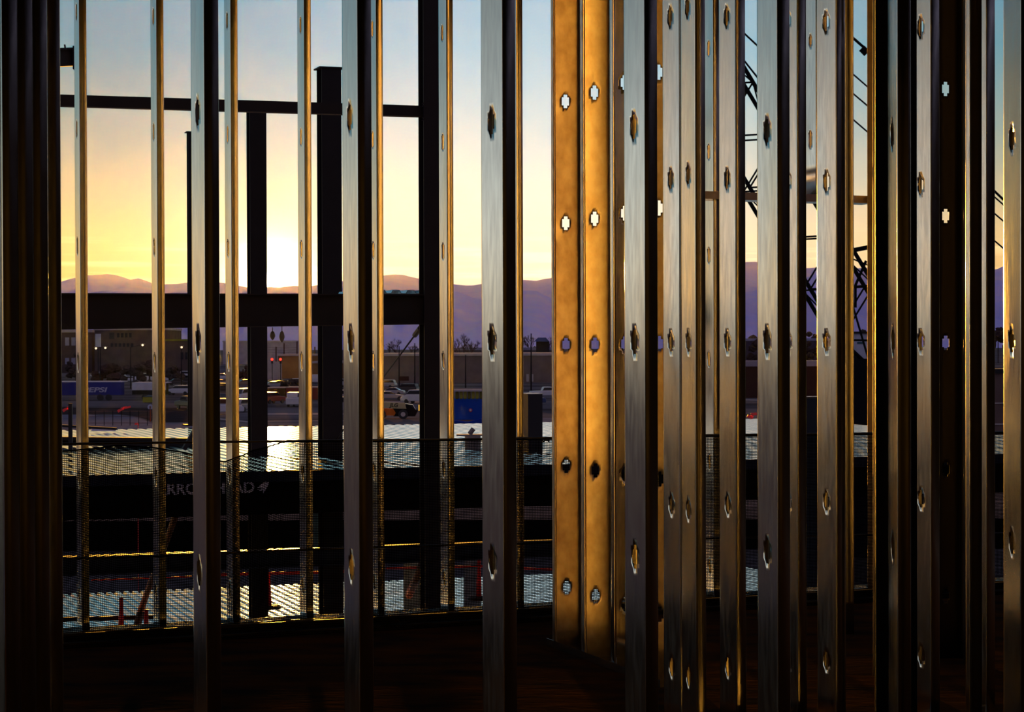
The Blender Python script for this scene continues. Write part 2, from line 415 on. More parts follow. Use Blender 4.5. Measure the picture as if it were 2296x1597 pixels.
# ---------------------------------------------------------------- guard cables and safety net
OFF = -.22
def cable(pts, label):
    b = MB(); q = []
    for px, py in pts:
        s_ = s_of(px, OFF); e = E(s_, OFF); q.append(P(px, py, e.y))
    b.tube(q, .0065, 8); return tag(b.build('guard_cable', rope, smooth=True), label, 'cable', 'guard cables along the slab edge')
cable([(-60, 998), (140, 996), (340, 993), (520, 991), (690, 989), (1000, 986), (1240, 982), (1588, 976), (1800, 974), (1944, 972), (2330, 968)], 'upper black guard cable carrying the net')
cable([(-60, 1256), (150, 1253), (340, 1248), (520, 1240), (690, 1233), (1000, 1223), (1240, 1216), (1588, 1207), (1944, 1200), (2330, 1194)], 'lower black guard cable crossing the net at half height')
# net
tops = [(-60, 1016), (140, 1012), (200, 1007), (265, 999), (340, 1004), (400, 1013), (440, 1021), (500, 1036), (535, 1024), (570, 1009), (640, 991), (690, 989), (835, 990), (1240, 985), (1588, 979), (1944, 975), (2330, 971)]
tens = [(-60, 30), (140, 18), (265, -10), (340, 0), (440, 10), (500, 22), (640, -4), (835, 4), (1100, -2), (1400, 3), (2330, 0)]
def interp(tb, x):
    for (x0, y0), (x1, y1) in zip(tb, tb[1:]):
        if x <= x1: t = max(0, (x - x0) / (x1 - x0)); t = t * t * (3 - 2 * t) * .5 + t * .5; return y0 + (y1 - y0) * t
    return tb[-1][1]
sN0, sN1 = s_of(-60, OFF), s_of(2300, OFF); nS = 260
cols = []
for i in range(nS + 1):
    s_ = sN0 + (sN1 - sN0) * i / nS; e = E(s_, OFF); px = pix(e.x, e.y)[0]
    zt = P(px, interp(tops, px), e.y).z; dz = -interp(tens, px) * e.y / F
    cols.append((s_, zt, dz))
def netpt(i, f, wob=0):       # f: 0 top .. 1 bottom
    i = max(0, min(nS, i)); k = int(i); t = i - k; c0 = cols[k]; c1 = cols[min(nS, k + 1)]
    s_ = c0[0] + (c1[0] - c0[0]) * t; zt = c0[1] + (c1[1] - c0[1]) * t; dz = c0[2] + (c1[2] - c0[2]) * t
    zb = .004
    z = zt + (zb - zt) * f + dz * f * (1 - f) * 2.2
    off = OFF - .008 + .012 * math.sin(s_ * 9 + f * 3) * f - .16 * max(0, f - .94) / .06
    return E(s_, off, z)
b = MB()
NH = 112; hw = .0019
for r_ in range(NH + 1):
    f = r_ / NH
    k0 = len(b.v)
    hw_ = hw * (2.2 if r_ == 0 else 1)
    for i in range(nS + 1):
        p = netpt(i, f); b.v.append((p.x, p.y, p.z - hw_)); b.v.append((p.x, p.y, p.z + hw_))
    for i in range(nS): q = k0 + 2 * i; b.f.append((q, q + 2, q + 3, q + 1))
NV = int((sN1 - sN0) / .0095); vw = .0011
for c_ in range(NV):
    i = c_ / NV * nS; k0 = len(b.v)
    for r_ in range(0, 19):
        p = netpt(i, r_ / 18); b.v.append(tuple(p - ED * vw)); b.v.append(tuple(p + ED * vw))
    for r_ in range(18): q = k0 + 2 * r_; b.f.append((q, q + 1, q + 3, q + 2))
net = b.build('safety_net', netm); tag(net, 'fine black debris net hanging from the guard cable down to the slab edge', 'net')
md = net.modifiers.new('thread', 'SOLIDIFY'); md.thickness = .0012
b = MB(); s_ = s_of(682, OFF); e = E(s_, OFF)
b.bar(P(683, 992, e.y - .01), P(681, 1062, e.y - .01), .006, .006); tag(b.build('cable_tie', rope), 'black strap hanging from the upper guard cable right of the sun glare', 'strap')
b = MB(); s_ = s_of(1222, OFF); e = E(s_, OFF)
b.tube([P(1212, 984, e.y - .01), P(1218, 990, e.y - .015), P(1226, 986, e.y - .01), P(1232, 990, e.y - .01)], .006, 6); tag(b.build('cable_knot', rope), 'black knotted wire on the upper cable beside the orange lit stud', 'knot')
# dark slab-edge angle
b = MB(); b.box(E(2, -.30, .012), ED * 6, EN * .05, Vector((0, 0, .012))); b.box(E(2, -.25, .03), ED * 6, EN * .004, Vector((0, 0, .03)))
tag(b.build('edge_angle', black), 'black steel angle along the slab edge, behind the foot of the net', 'steel angle')

# ---------------------------------------------------------------- steel frame and decks outside
def ibeam(b, p0, p1, dep0, dep1, wd, tf=.014, tw=.010):
    """I section between two points given at the top of the beam; depth may change"""
    p0, p1 = Vector(p0), Vector(p1); d = (p1 - p0).normalized(); s_ = d.cross(Vector((0, 0, 1))).normalized(); Z = Vector((0, 0, 1))
    def pl(a0, a1, h0_, h1_, wdt):
        v = []
        for p, (zt, zb) in ((p0, (a0, h0_)), (p1, (a1, h1_))):
            for sg in (-1, 1):
                for zq in (zt, zb): v.append(p + s_ * sg * wdt / 2 - Z * zq)
        b.add(v, [(0, 1, 3, 2), (4, 6, 7, 5), (0, 4, 5, 1), (2, 3, 7, 6), (0, 2, 6, 4), (1, 5, 7, 3)])
    pl(0, 0, tf, tf, wd); pl(tf, tf, dep0 - tf, dep1 - tf, tw); pl(dep0 - tf, dep1 - tf, dep0, dep1, wd)
def column(name, pxc, Y, ytop, zbot, wd, dp, label, cap=True, rot=TH, ybot=None):
    p = P(pxc, 773, Y); zt = P(pxc, ytop, Y).z
    a = Vector((math.cos(rot), math.sin(rot), 0)); n_ = Vector((-math.sin(rot), math.cos(rot), 0)); h = (zt - zbot) / 2; c = Vector((p.x, p.y, (zt + zbot) / 2))
    t = thing(name, label, 'column', (p.x, p.y, zbot), 'dark steel columns outside')
    b = MB()
    for sg in (-1, 1): b.box(c + n_ * sg * (dp / 2), a * wd / 2, n_ * .007, Vector((0, 0, h)))
    b.box(c, a * .005, n_ * (dp / 2), Vector((0, 0, h))); b.build('shaft', primer, t)
    if cap: b = MB(); b.box(Vector((p.x, p.y, zt + .008)), a * (wd / 2 + .03), n_ * (dp / 2 + .03), Vector((0, 0, .008))); b.build('cap_plate', primer, t)
    b = MB(); b.box(Vector((p.x, p.y, zbot + .012)), a * (wd / 2 + .08), n_ * (dp / 2 + .08), Vector((0, 0, .012))); b.build('base_plate', primer, t)
    return t
LOZ = CAMZ - 4.26; UPZ = CAMZ - 1.30
column('steel_column', 964, 20.3, -200, LOZ, .165, .16, 'tall dark steel column left of the golden flanged slotted stud')
column('steel_column', 577, 24.9, 246, LOZ, .20, .17, 'dark steel column right in front of the sun')
column('steel_column', 740, 24.4, 156, LOZ, .235, .22, 'dark steel column with a slanted cap plate, rising left of the grey stud')
column('steel_column', 428.5, 34, 298, UPZ, .09, .12, 'thin grey steel post with a small cap, left of the amber stud')
b = MB(); b.bar(P(100, 225, 19.1), P(962, 251, 20.35), .10, .105)
for yy in (236, 268):
    for k in range(2): b.bar(P(946, yy + 6 * k - 3, 20.15), P(951, yy + 6 * k - 6, 20.15), .012, .012)
tag(b.build('steel_girt', primer), 'slim dark steel tube running across the upper sky to the tall column', 'beam')
b = MB(); ibeam(b, P(60, 657.5, 19.0), P(958, 659.5, 20.3), 83 * 19.0 / F, 68 * 20.3 / F, .12)
bm_ = tag(b.build('roof_beam', primer), 'heavy dark steel beam under the setting sun', 'beam')
# deck sheet end on top of the beam
def deck(name, org, along, depthv, nr, pitch, dep, label, m_=deckm, thick=.0):
    b = MB(); prof = []
    for i in range(nr):
        x = i * pitch
        prof += [(x, 0), (x + pitch * .30, 0), (x + pitch * .42, dep), (x + pitch * .88, dep)]
    prof.append((nr * pitch, 0)); n = len(prof); org = Vector(org); along = Vector(along); depthv = Vector(depthv)
    nseg = 6
    for k in range(nseg + 1):
        for x, z in prof: b.v.append(tuple(org + along * x + depthv * k / nseg + Vector((0, 0, z))))
    for k in range(nseg):
        for i in range(n - 1): q = k * n + i; b.f.append((q, q + 1, q + n + 1, q + n))
    o = b.build(name, m_); md = o.modifiers.new('t', 'SOLIDIFY'); md.thickness = .004; md.offset = -1
    return tag(o, label, 'metal deck')
q0 = P(780, 657, 20.2)
deck('deck_offcut', P(800, 657, 20.3), WA, WN * .9, 5, .15, .032, 'corrugated metal deck end lying on the beam beside the tall column')
# upper deck
cU = P(150, 773, 20.6); cU.z = UPZ - .045
deck('metal_deck', cU - WA * 4, WA, WN * 12.0, 118, .15, .045, 'upper corrugated metal deck shining gold and white behind the net')
fa = thing('edge_girder', 'dark girder under the upper deck edge, painted with white letters', 'girder', cU - WA * 4 + Vector((0, 0, -.4)))
b = MB(); ibeam(b, cU - WA * 4 + Vector((0, 0, -.005)), cU + WA * 14 + Vector((0, 0, -.005)), .36, .36, .16, tf=.05); b.build('beam', soak_black, fa)
b = MB(); b.bar(cU - WA * 4 - WN * .1 + Vector((0, 0, .02)), cU + WA * 14 - WN * .1 + Vector((0, 0, .02)), .02, .11); b.build('edge_strip', navy, fa)
# letters on the girder
lt0 = P(352, 1112, 0.35 * 4.1 and 20.9); 
fz = cU - WN * .105
def on_girder(px, py):
    # ray against the vertical plane of the letters
    a = (px - 1148) / F; b_ = -(py - 798.5 - SHIFT) / F; d = a * crt + b_ * cup + fwd
    t = (fz - cam_loc).dot(WN) / d.dot(WN); return cam_loc + d * t
l0 = on_girder(349, 1111); l1 = on_girder(570, 1105)
lm = mat('letter_white', (.40, .40, .48), .6)
tx = text_mesh('ARROWHEAD', 'lettering', lm, 1.0, (0, 0, 0), (1, 0, 0), (0, 0, 1))
me = tx.data; xs = [v.co.x for v in me.vertices]; zs_ = [v.co.z for v in me.vertices]
sx = (l1 - l0).length / (max(xs) - min(xs)); sz = (on_girder(460, 1084) - on_girder(460, 1110)).length / (max(zs_) - min(zs_))
for v in me.vertices: p = l0 + WA * (v.co.x - min(xs)) * sx + Vector((0, 0, (v.co.z - min(zs_)) * sz)) + WN * v.co.y * .3; v.co = p
tx.parent = fa; tx.matrix_parent_inverse = Matrix.Translation(-fa.location)
b = MB()
def gpoly(pts): q = [on_girder(*p) for p in pts]; b.prism(q, -WN * .004)
gpoly([(577, 1094), (588, 1084), (603, 1078), (601, 1090), (592, 1096)]); gpoly([(576, 1098), (592, 1096), (586, 1101)]); gpoly([(590, 1098), (599, 1093), (590, 1106)])
b.build('arrow_emblem', lm, fa)
# beam lying on the upper deck, far left
b = MB(); q0, q1 = P(90, 979, 27.0), P(470, 983, 27.6); ibeam(b, q0, q1, .112, .112, .14, tf=.04); tag(b.build('loose_beam', primer), 'dark beam lying across the upper deck at the left', 'beam')
b = MB(); q0 = P(158, 1015, 26.0); b.bar(q0, P(158, 905, 26.0), .045, .045); b.bar(P(136, 955, 26), P(262, 962, 26), .05, .03); tag(b.build('guard_post', black), 'black guard post on the upper deck in the leftmost gap', 'post')
b = MB(); b.bar(P(205, 964, 31.4), P(258, 964, 31.6), .05, .035); tag(b.build('deck_plank', mat('pale_plank', (.35, .38, .6), .5)), 'pale blue plank lying behind the loose beam', 'plank')
b = MB(); b.bar(P(446, 950, 26), P(412, 1008, 25.9), .05, .05); tag(b.build('kick_brace', black), 'short slanted black brace at the foot of the thin post', 'brace')
# objects standing on the upper deck, seen right of centre
b = MB(); c = P(1060, 1002, 26.0); c.z = UPZ
b.tube([c, c + Vector((0, 0, .17))], .10, 20); b.bar(c + Vector((-.2, 0, .18)), c + Vector((.2, 0, .18)), .16, .02)
b.tube([c + Vector((-.04, 0, .19)), c + Vector((.01, 0, .26))], .03, 8); tag(b.build('cable_spool', mat('grey_drum', (.12, .12, .14), .5)), 'grey drum with a board on top, standing on the bright deck', 'drum')
bx = thing('duct_box', 'tall dark box on the deck between the wide grey stud and the orange stud', 'duct', P(1192, 1000, 25.5))
b = MB(); c = P(1194, 773, 25.2); c.z = (P(1194, 884, 25.2).z + UPZ) / 2; h = P(1194, 884, 25.2).z - c.z
b.box(c, WA * .092, WN * .09, Vector((0, 0, h))); b.build('casing', mat('charcoal_casing', (.016, .018, .023), .6, spec=.1), bx)
b = MB(); b.box(c + Vector((0, 0, h + .006)), WA * .1, WN * .1, Vector((0, 0, .006))); b.build('lid', deckm, bx)
# dark blue steel element in the right hand windows
nv = mat('blue_black_steel', (.012, .019, .032), .5, spec=.2)
b = MB(); c = P(1818, 773, 19.5); zt = P(1818, 893, 19.5).z
b.box(Vector((c.x, c.y, (zt + LOZ) / 2)), WA * .11, WN * .06, Vector((0, 0, (zt - LOZ) / 2))); 
bx = thing('stub_column', 'blue black steel stub with a bright top edge, in the middle crane gap', 'column', (c.x, c.y, LOZ), 'dark steel columns outside')
b.build('shaft', nv, bx); b = MB(); b.box(Vector((c.x, c.y, zt + .008)), WA * .115, WN * .065, Vector((0, 0, .008))); b.build('top_plate', deckm, bx)
# middle spandrel beam and lower deck
def span(px0, y0, px1, y1, Y0, Y1, dep, name, label, m_=primer, wd=.14, tf=.02):
    b = MB(); q0, q1 = P(px0, y0, Y0), P(px1, y1, Y1); ibeam(b, q0, q1, dep, dep, wd, tf=tf); return tag(b.build(name, m_), label, 'beam')
span(100, 1250, 1260, 1210, 22.0, 25.6, .20, 'spandrel_beam', 'dark blue steel beam with an amber top edge behind the lower guard cable', nv, wd=.2)
cL = P(150, 773, 14.0); cL.z = LOZ - .045
far_L = 35.2
oL = Vector((cU.x, cU.y, 0)) - WA * 5 - WN * 6
deck('metal_deck', Vector((oL.x, oL.y, LOZ - .045)), WA, WN * 21.6, 132, .15, .045, 'lower corrugated metal deck, white and striped behind the foot of the net')
wl = oL + WN * 19.8
b = MB(); c = P(700, 773, 87); b.box(Vector((c.x, c.y, GZ + .62)), Vector((40, 0, 0)), Vector((0, .05, 0)), Vector((0, 0, .62))); tag(b.build('black_ground_panel', soak_black), 'long black panel on the ground, seen under the upper deck', 'hoarding')  # plain black panel put in to fill the dark band under the deck
# light vertical panels
lp = mat('grey_blue_panel', (.10, .15, .20), .5)
for px0, px1, lab in ((905, 944, 'pale blue grey panel left of the tall column base'), (1040, 1079, 'pale blue grey panel behind the red delineator post')):
    b = MB(); q0, q1 = P(px0, 1340, 33.5), P(px1, 1340, 33.9); z1 = P(px0, 1242, 33.5).z
    b.box(Vector(((q0.x + q1.x) / 2, (q0.y + q1.y) / 2, (z1 + LOZ) / 2)), (q1 - q0) / 2, Vector((0, .03, 0)), Vector((0, 0, (z1 - LOZ) / 2))); tag(b.build('insulation_panel', lp), lab, 'panel', 'pale panels on the lower deck')
b = MB(); q0, q1 = P(706, 1230, 27), P(722, 1230, 27.1); b.box(Vector(((q0.x + q1.x) / 2, q0.y, P(710, 1190, 27).z)), (q1 - q0) / 2 + Vector((.02, 0, 0)), Vector((0, .05, 0)), Vector((0, 0, .24))); tag(b.build('blue_panel', mat('teal_panel', (.05, .16, .24), .5)), 'teal blue panel beside the capped column under the upper deck', 'panel')
# warning tape and posts
def poly(name, pts, r, m_, label, cat, group=None, n=6):
    b = MB(); b.tube([P(*p) for p in pts], r, n); return tag(b.build(name, m_, smooth=True), label, cat, group)
def tape(pts, w_, m_, label, group='red warning tapes'):
    b = MB(); q = [P(*p) for p in pts]
    for i in range(len(q) - 1): b.bar(q[i], q[i + 1], .006, w_)
    return tag(b.build('warning_tape', m_), label, 'tape', group)
tape([(205, 1301, 30), (340, 1297, 30.3), (430, 1293, 30.6)], .02, red, 'dim red warning tape low behind the net at the left')
tape([(490, 1289, 31), (560, 1287, 31.2), (650, 1285, 31.6), (725, 1284, 31.8), (790, 1280, 32)], .045, red, 'bright red warning tape under the sun reflections, left of the capped column')
tape([(866, 1275, 31.5), (945, 1273, 32), (1030, 1271, 32.1), (1073, 1270, 32.2), (1120, 1273, 32.4), (1240, 1277, 33)], .032, red, 'red warning tape tied to the tall red post')
tape([(1020, 1104, 60), (1082, 1104, 60.5)], .09, red, 'thin red tape high up between the golden flanged stud and the wide grey stud')
def delineator(px, ybase, Y, ht, label):
    p = P(px, ybase, Y); t = thing('delineator_post', label, 'post', p, 'red delineator posts')
    b = MB(); b.tube([p + Vector((0, 0, .04)), p + Vector((0, 0, ht))], .045, 10, r1=.028); b.tube([p + Vector((0, 0, ht)), p + Vector((0, 0, ht + .1))], .03, 10); b.build('tube', redp, t, True)
    b = MB(); b.tube([p, p + Vector((0, 0, .05))], .2, 16, r1=.15); b.build('rubber_base', blk, t)
delineator(1074, 1345, 33.0, .55, 'red delineator post with a black base, left of the wide grey stud')
delineator(272, 1425, 29.0, .42, 'red post near the left end of the lower deck')
delineator(328, 1425, 29.0, .26, 'short red post at the foot of the slanted brace')
delineator(603, 1365, 31.5, .45, 'red post leaning by the column in front of the sun')
b = MB(); b.bar(P(120, 1390, 29), P(352, 1384, 29.4), .06, .06); tag(b.build('timber_rail', black), 'dark rail lying across the lower deck at the left', 'rail')
pr = thing('tilt_brace', 'slanted brown prop rising from the lower deck at the left', 'brace', P(314, 1372, 28.5))
b = MB(); b.tube([P(314, 1372, 28.5), P(408, 1118, 24.5)], .04, 10); b.build('outer_tube', brownp, pr, True)
b = MB(); b.tube([P(322, 1368, 28.4), P(400, 1120, 24.4)], .016, 8); b.build('threaded_rod', mat('brass', (.6, .35, .15), .35, 1), pr, True)
b = MB(); b.tube([P(316, 1374, 28.5), P(306, 1408, 28.3)], .055, 8); b.build('foot', brownp, pr)
poly('slant_brace', [(917, 1335, 29), (948, 1265, 27)], .055, brownp, 'short dark red prop left of the tall column', 'brace')
# brace cable left of the tall column, hanging lamps
poly('stay_cable', [(729, 1018, 24.7), (866, 838, 22.6), (948, 728, 20.6)], .009, black, 'diagonal stay cable running up to the tall column', 'cable')
b = MB(); b.tube([P(930, 752, 20.8), P(942, 736, 20.6)], .026, 8); tag(b.build('turnbuckle', black), 'black turnbuckle on the stay cable', 'turnbuckle')
for px, y0, y1, lab in ((611, 734, 763, 'left one of two dark pods hanging under the beam near the sun'), (632, 732, 768, 'right one of two dark pods hanging under the beam near the sun')):
    b = MB(); Y = 19.82; n = 10; top = P(px, y0, Y); bot = P(px, y1, Y); ln = (top - bot).length; a = 10
    b.tube([top, top - Vector((0, 0, ln * .28))], .004, 6)
    pts = [(0.0, .25), (.6, .37), (.95, .55), (1, .68), (.7, .85), (.15, 1.0)]
    k0 = len(b.v)
    for rr, f in pts:
        for j in range(12): t = 2 * math.pi * j / 12; b.v.append((top.x + .026 * rr * math.cos(t), top.y + .026 * rr * math.sin(t), top.z - ln * f))
    for i in range(len(pts) - 1):
        for j in range(12): q = k0 + i * 12; b.f.append((q + j, q + (j + 1) % 12, q + 12 + (j + 1) % 12, q + 12 + j))
    tag(b.build('hanging_pulley', mat('bronze_dark', (.10, .08, .04), .5), smooth=True), lab, 'pulley', 'pods hanging under the beam')
# beam stub top left
t = thing('beam_stub', 'dark steel beam end with bolts sticking in from the left, high up', 'beam', P(100, 132, 17))
b = MB(); ibeam(b, P(90, 110, 17), P(166, 107, 17.2), .15, .15, .07); b.build('beam', black, t)
b = MB(); b.box(P(168, 131, 17.2), Vector((.006, 0, 0)), Vector((0, .06, 0)), Vector((0, 0, .095))); b.build('end_plate', primer, t)
b = MB(); b.bar(P(147, 112, 17.05), P(145, 100, 17.05), .012, .012); b.build('bolt', black, t)

# ---------------------------------------------------------------- ground, hills
asph = mat('snowy_asphalt', (.055, .05, .055), .55, 0, col2=(.16, .15, .17), vscl=.06, stretch=(.35, 1, 1), bump=0, spec=0)
b = MB(); b.add([(-9000, 30, GZ), (9000, 30, GZ), (9000, 9000, GZ), (-9000, 9000, GZ)], [(0, 1, 2, 3)]); struct(b.build('ground', asph))
def ridge(name, prof, Y, m_, seed, rough=1.0, Yfront=None):
    rn = random.Random(seed); b = MB(); nx = 200; ny = 26
    xs_ = [prof[0][0] + (prof[-1][0] - prof[0][0]) * i / nx for i in range(nx + 1)]
    base = P(1148, 745, Y).z
    for j in range(ny + 1):
        f = j / ny; yy = Y - (Y * .45) * f
        for i, px in enumerate(xs_):
            h = P(px, interp(prof, px) + rough * (math.sin(px * .11 + seed) * .8 + math.sin(px * .27 + seed * 2) * .5), Y)
            sp_ = math.sin(px * .035 + f * 3 + seed) + .6 * math.sin(px * .083 + f * 7 + seed * 3) + .3 * math.sin(px * .21 - f * 11)
            zz_ = h.z - (h.z - GZ) * (f ** .8) * 1.0 + sp_ * (h.z - GZ) * .07 * math.sin(math.pi * f)
            X = h.x + (h.x * (yy / Y) - h.x) * 0 
            b.v.append((X, yy, zz_))
    n = nx + 1
    for j in range(ny):
        for i in range(nx): q = j * n + i; b.f.append((q, q + n, q + n + 1, q + 1))
    return struct(b.build(name, m_, smooth=True))
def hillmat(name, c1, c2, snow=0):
    mm = mat(name, c1, .9, 0, col2=c2, vscl=.004, stretch=(1, 1, 4), spec=0); return mm  # distance haze is mixed into the purple base colours
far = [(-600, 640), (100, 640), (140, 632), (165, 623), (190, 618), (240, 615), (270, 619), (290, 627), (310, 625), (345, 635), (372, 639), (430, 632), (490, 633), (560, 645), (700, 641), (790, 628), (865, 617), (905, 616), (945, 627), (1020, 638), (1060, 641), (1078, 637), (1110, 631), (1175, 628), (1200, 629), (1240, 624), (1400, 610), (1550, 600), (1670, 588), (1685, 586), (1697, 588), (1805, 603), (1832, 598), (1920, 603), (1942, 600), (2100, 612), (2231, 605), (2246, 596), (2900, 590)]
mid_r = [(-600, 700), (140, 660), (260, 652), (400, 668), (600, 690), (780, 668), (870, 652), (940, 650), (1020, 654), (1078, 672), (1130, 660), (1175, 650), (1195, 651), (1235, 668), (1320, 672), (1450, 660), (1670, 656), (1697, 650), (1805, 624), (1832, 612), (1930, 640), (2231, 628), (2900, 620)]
ridge('hill_far', far, 9000, hillmat('far_hill_haze_tint', (.58, .50, .84), (.70, .58, .80)), 1.3)
ridge('hill_near', mid_r, 7000, hillmat('near_hill_haze_tint', (.44, .42, .88), (.54, .47, .80)), 4.1)

# ---------------------------------------------------------------- town beyond the site
def gm(name, c, rough=.7, var=.25, **k): return mat(name, c, rough, 0, var=var, vscl=.4, spec=0, **k)
pane = mat('window_pane', (.012, .012, .016), .25, 0, spec=.3)
def building(px0, px1, ytop, Y, depth, label, m_, trim=None, wins=(), name='building', zb=GZ, wm=None):
    q0, q1 = P(px0, ytop, Y), P(px1, ytop, Y); t = thing(name, label, 'building', ((q0.x + q1.x) / 2, Y, zb))
    b = MB(); b.abox(q0.x, q1.x, Y, Y + depth, zb, q0.z); b.build('walls', m_, t)
    if trim: b = MB(); b.abox(q0.x - .2, q1.x + .2, Y - .25, Y + depth, q0.z - trim[1], q0.z + .15); b.build('roof_edge', trim[0], t)
    for (x0, y0, x1, y1) in wins:
        a, c = P(x0, y0, Y - .05), P(x1, y1, Y - .05); b = MB(); b.abox(a.x, c.x, Y - .08, Y + .1, c.z, a.z); b.build('window', wm or pane, t)
    return t
tanw = gm('tan_wall', (.20, .15, .125)); brk = gm('brown_brick', (.15, .10, .09)); drk = gm('umber_wall', (.10, .075, .07)); pal = gm('pale_stucco', (.42, .36, .40)); och = gm('ochre_wall', (.30, .17, .07)); lgt = gm('light_trim', (.5, .44, .42)); wht = gm('white_cladding', (.50, .53, .66), .6)
building(212, 372, 737, 640, 30, 'brown office block with two rows of square windows at the left', drk, (lgt, .5),
         [(245, 746, 256, 760)] + [(262 + 9 * i, 747, 268 + 9 * i, 757) for i in range(4)] + [(248 + 9 * i, 770, 254 + 9 * i, 778) for i in range(6)])
building(60, 206, 741, 660, 20, 'dark flat building at the far left behind the trailer lot', drk, (lgt, .7), [(146 + 14 * i, 757, 155 + 14 * i, 775) for i in range(4)] + [(146 + 14 * i, 803, 155 + 14 * i, 817) for i in range(4)], wm=gm('lit_blind', (.35, .36, .48)))
building(372, 470, 762, 610, 14, 'low shop row with a pale sign band left of the amber stud', drk, (gm('green_band', (.20, .23, .04)), .35), [(405 + 10 * i, 790, 411 + 10 * i, 806) for i in range(4)])
building(500, 678, 765, 950, 40, 'long pale pink warehouse seen under the beam near the sun', pal, (lgt, .6), [])
building(623, 700, 796, 540, 25, 'ochre brown box building below the hanging pods', och, (lgt, .3), [])
building(598, 622, 812, 520, 10, 'small white kiosk building beside the ochre box building', pal, None, [])
building(840, 1262, 795, 470, 60, 'long tan box store wall with a pale roof edge, behind the machines', tanw, (lgt, .35), [(1186 - 6, 839, 1192 - 6, 856), (1196 - 6, 839, 1202 - 6, 856)], wm=gm('door_pale', (.45, .40, .38)))
building(700, 772, 812, 500, 20, 'brown low building partly behind the capped column', och, (lgt, .3), [])
building(1905, 1980, 746, 300, 20, 'white clad block with a thin dark sign, in the narrow crane gap', wht, (black, .15), [(1922, 767, 1937, 771)], wm=gm('teal_sign', (.03, .10, .14)))
building(1910, 2330, 832, 190, 4, 'brown block wall with pale joint lines in the right hand gaps', brk, (black, .25), [(1911, 904, 2325, 905.2), (1911, 951, 2325, 952.2)], wm=lgt)
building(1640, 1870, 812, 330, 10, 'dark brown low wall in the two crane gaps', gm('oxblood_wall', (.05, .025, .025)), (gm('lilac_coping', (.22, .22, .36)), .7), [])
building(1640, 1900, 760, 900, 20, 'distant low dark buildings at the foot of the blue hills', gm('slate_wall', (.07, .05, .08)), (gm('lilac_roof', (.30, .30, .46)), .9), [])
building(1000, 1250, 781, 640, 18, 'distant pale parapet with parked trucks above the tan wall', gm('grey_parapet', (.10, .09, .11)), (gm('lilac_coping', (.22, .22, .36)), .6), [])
t = thing('pylon_sign', 'white upright sign board between the slotted studs at the far left', 'sign', P(220, 780, 560))
b = MB(); q0, q1 = P(214, 749, 560), P(226, 778, 560); b.abox(q0.x, q1.x, 559.8, 560.2, q1.z, q0.z); b.build('board', wht, t)
b = MB(); b.tube([(q0.x + .7, 560, GZ), (q0.x + .7, 560, q1.z)], .15, 6); b.build('pole', black, t)
t = thing('canopy', 'blue pitched canopy on the horizon between the wide grey stud and the duct box', 'canopy', P(1212, 770, 560))
b = MB(); q0, q1 = P(1198, 758, 560), P(1232, 766, 560); xm = (q0.x + q1.x) / 2
b.prism([(q0.x, 559, q1.z), (q1.x, 559, q1.z), (q1.x - 1, 559, q0.z + .1), (q0.x + 1, 559, q0.z + .1)], (0, 4, 0)); b.build('roof', gm('canopy_blue', (.06, .09, .30)), t)
b = MB(); b.abox(q0.x + .5, q1.x, 560, 562, GZ, q1.z); b.build('walls', gm('shadow_wall', (.02, .02, .03)), t)

# cars
paint = {'white': mat('car_white', (.55, .55, .60), .3), 'silver': mat('car_silver', (.30, .30, .33), .3, .3), 'dark': mat('car_dark', (.02, .02, .025), .3), 'red': mat('car_red', (.16, .015, .01), .3), 'blue': mat('car_blue', (.03, .05, .14), .3), 'tan': mat('car_tan', (.25, .18, .10), .35)}
glass = mat('car_glass', (.015, .015, .02), .1, 0, spec=.7)
lampm = mat('headlamp_lit', (1, .8, .5), .5, emis=(1, .75, .4), estr=3.0); tailm = mat('taillamp_lit', (1, .05, .02), .5, emis=(1, .04, .02), estr=2.5)
def car_parts(kind):
    if kind == 'suv': body = [(-2.35, .35), (2.35, .35), (2.38, .75), (2.2, .98), (1.25, 1.08), (-2.3, 1.1), (-2.38, .7)]; cab = [(1.2, 1.08), (.55, 1.68), (-2.05, 1.7), (-2.28, 1.1)]
    elif kind == 'pickup': body = [(-2.7, .45), (2.6, .45), (2.6, .95), (2.4, 1.1), (1.4, 1.18), (-2.7, 1.15)]; cab = [(1.3, 1.18), (.7, 1.8), (-.6, 1.8), (-.9, 1.16)]
    elif kind == 'van': body = [(-2.6, .35), (2.5, .35), (2.55, .8), (2.2, 1.1), (1.7, 1.2), (-2.6, 1.3)]; cab = [(1.7, 1.2), (1.1, 2.0), (-2.5, 2.05), (-2.6, 1.3)]
    else: body = [(-2.25, .32), (2.25, .32), (2.3, .6), (2.1, .82), (1.0, .95), (-1.6, .97), (-2.2, .9), (-2.3, .6)]; cab = [(.95, .94), (.25, 1.38), (-.85, 1.42), (-1.65, .96)]
    return body, cab
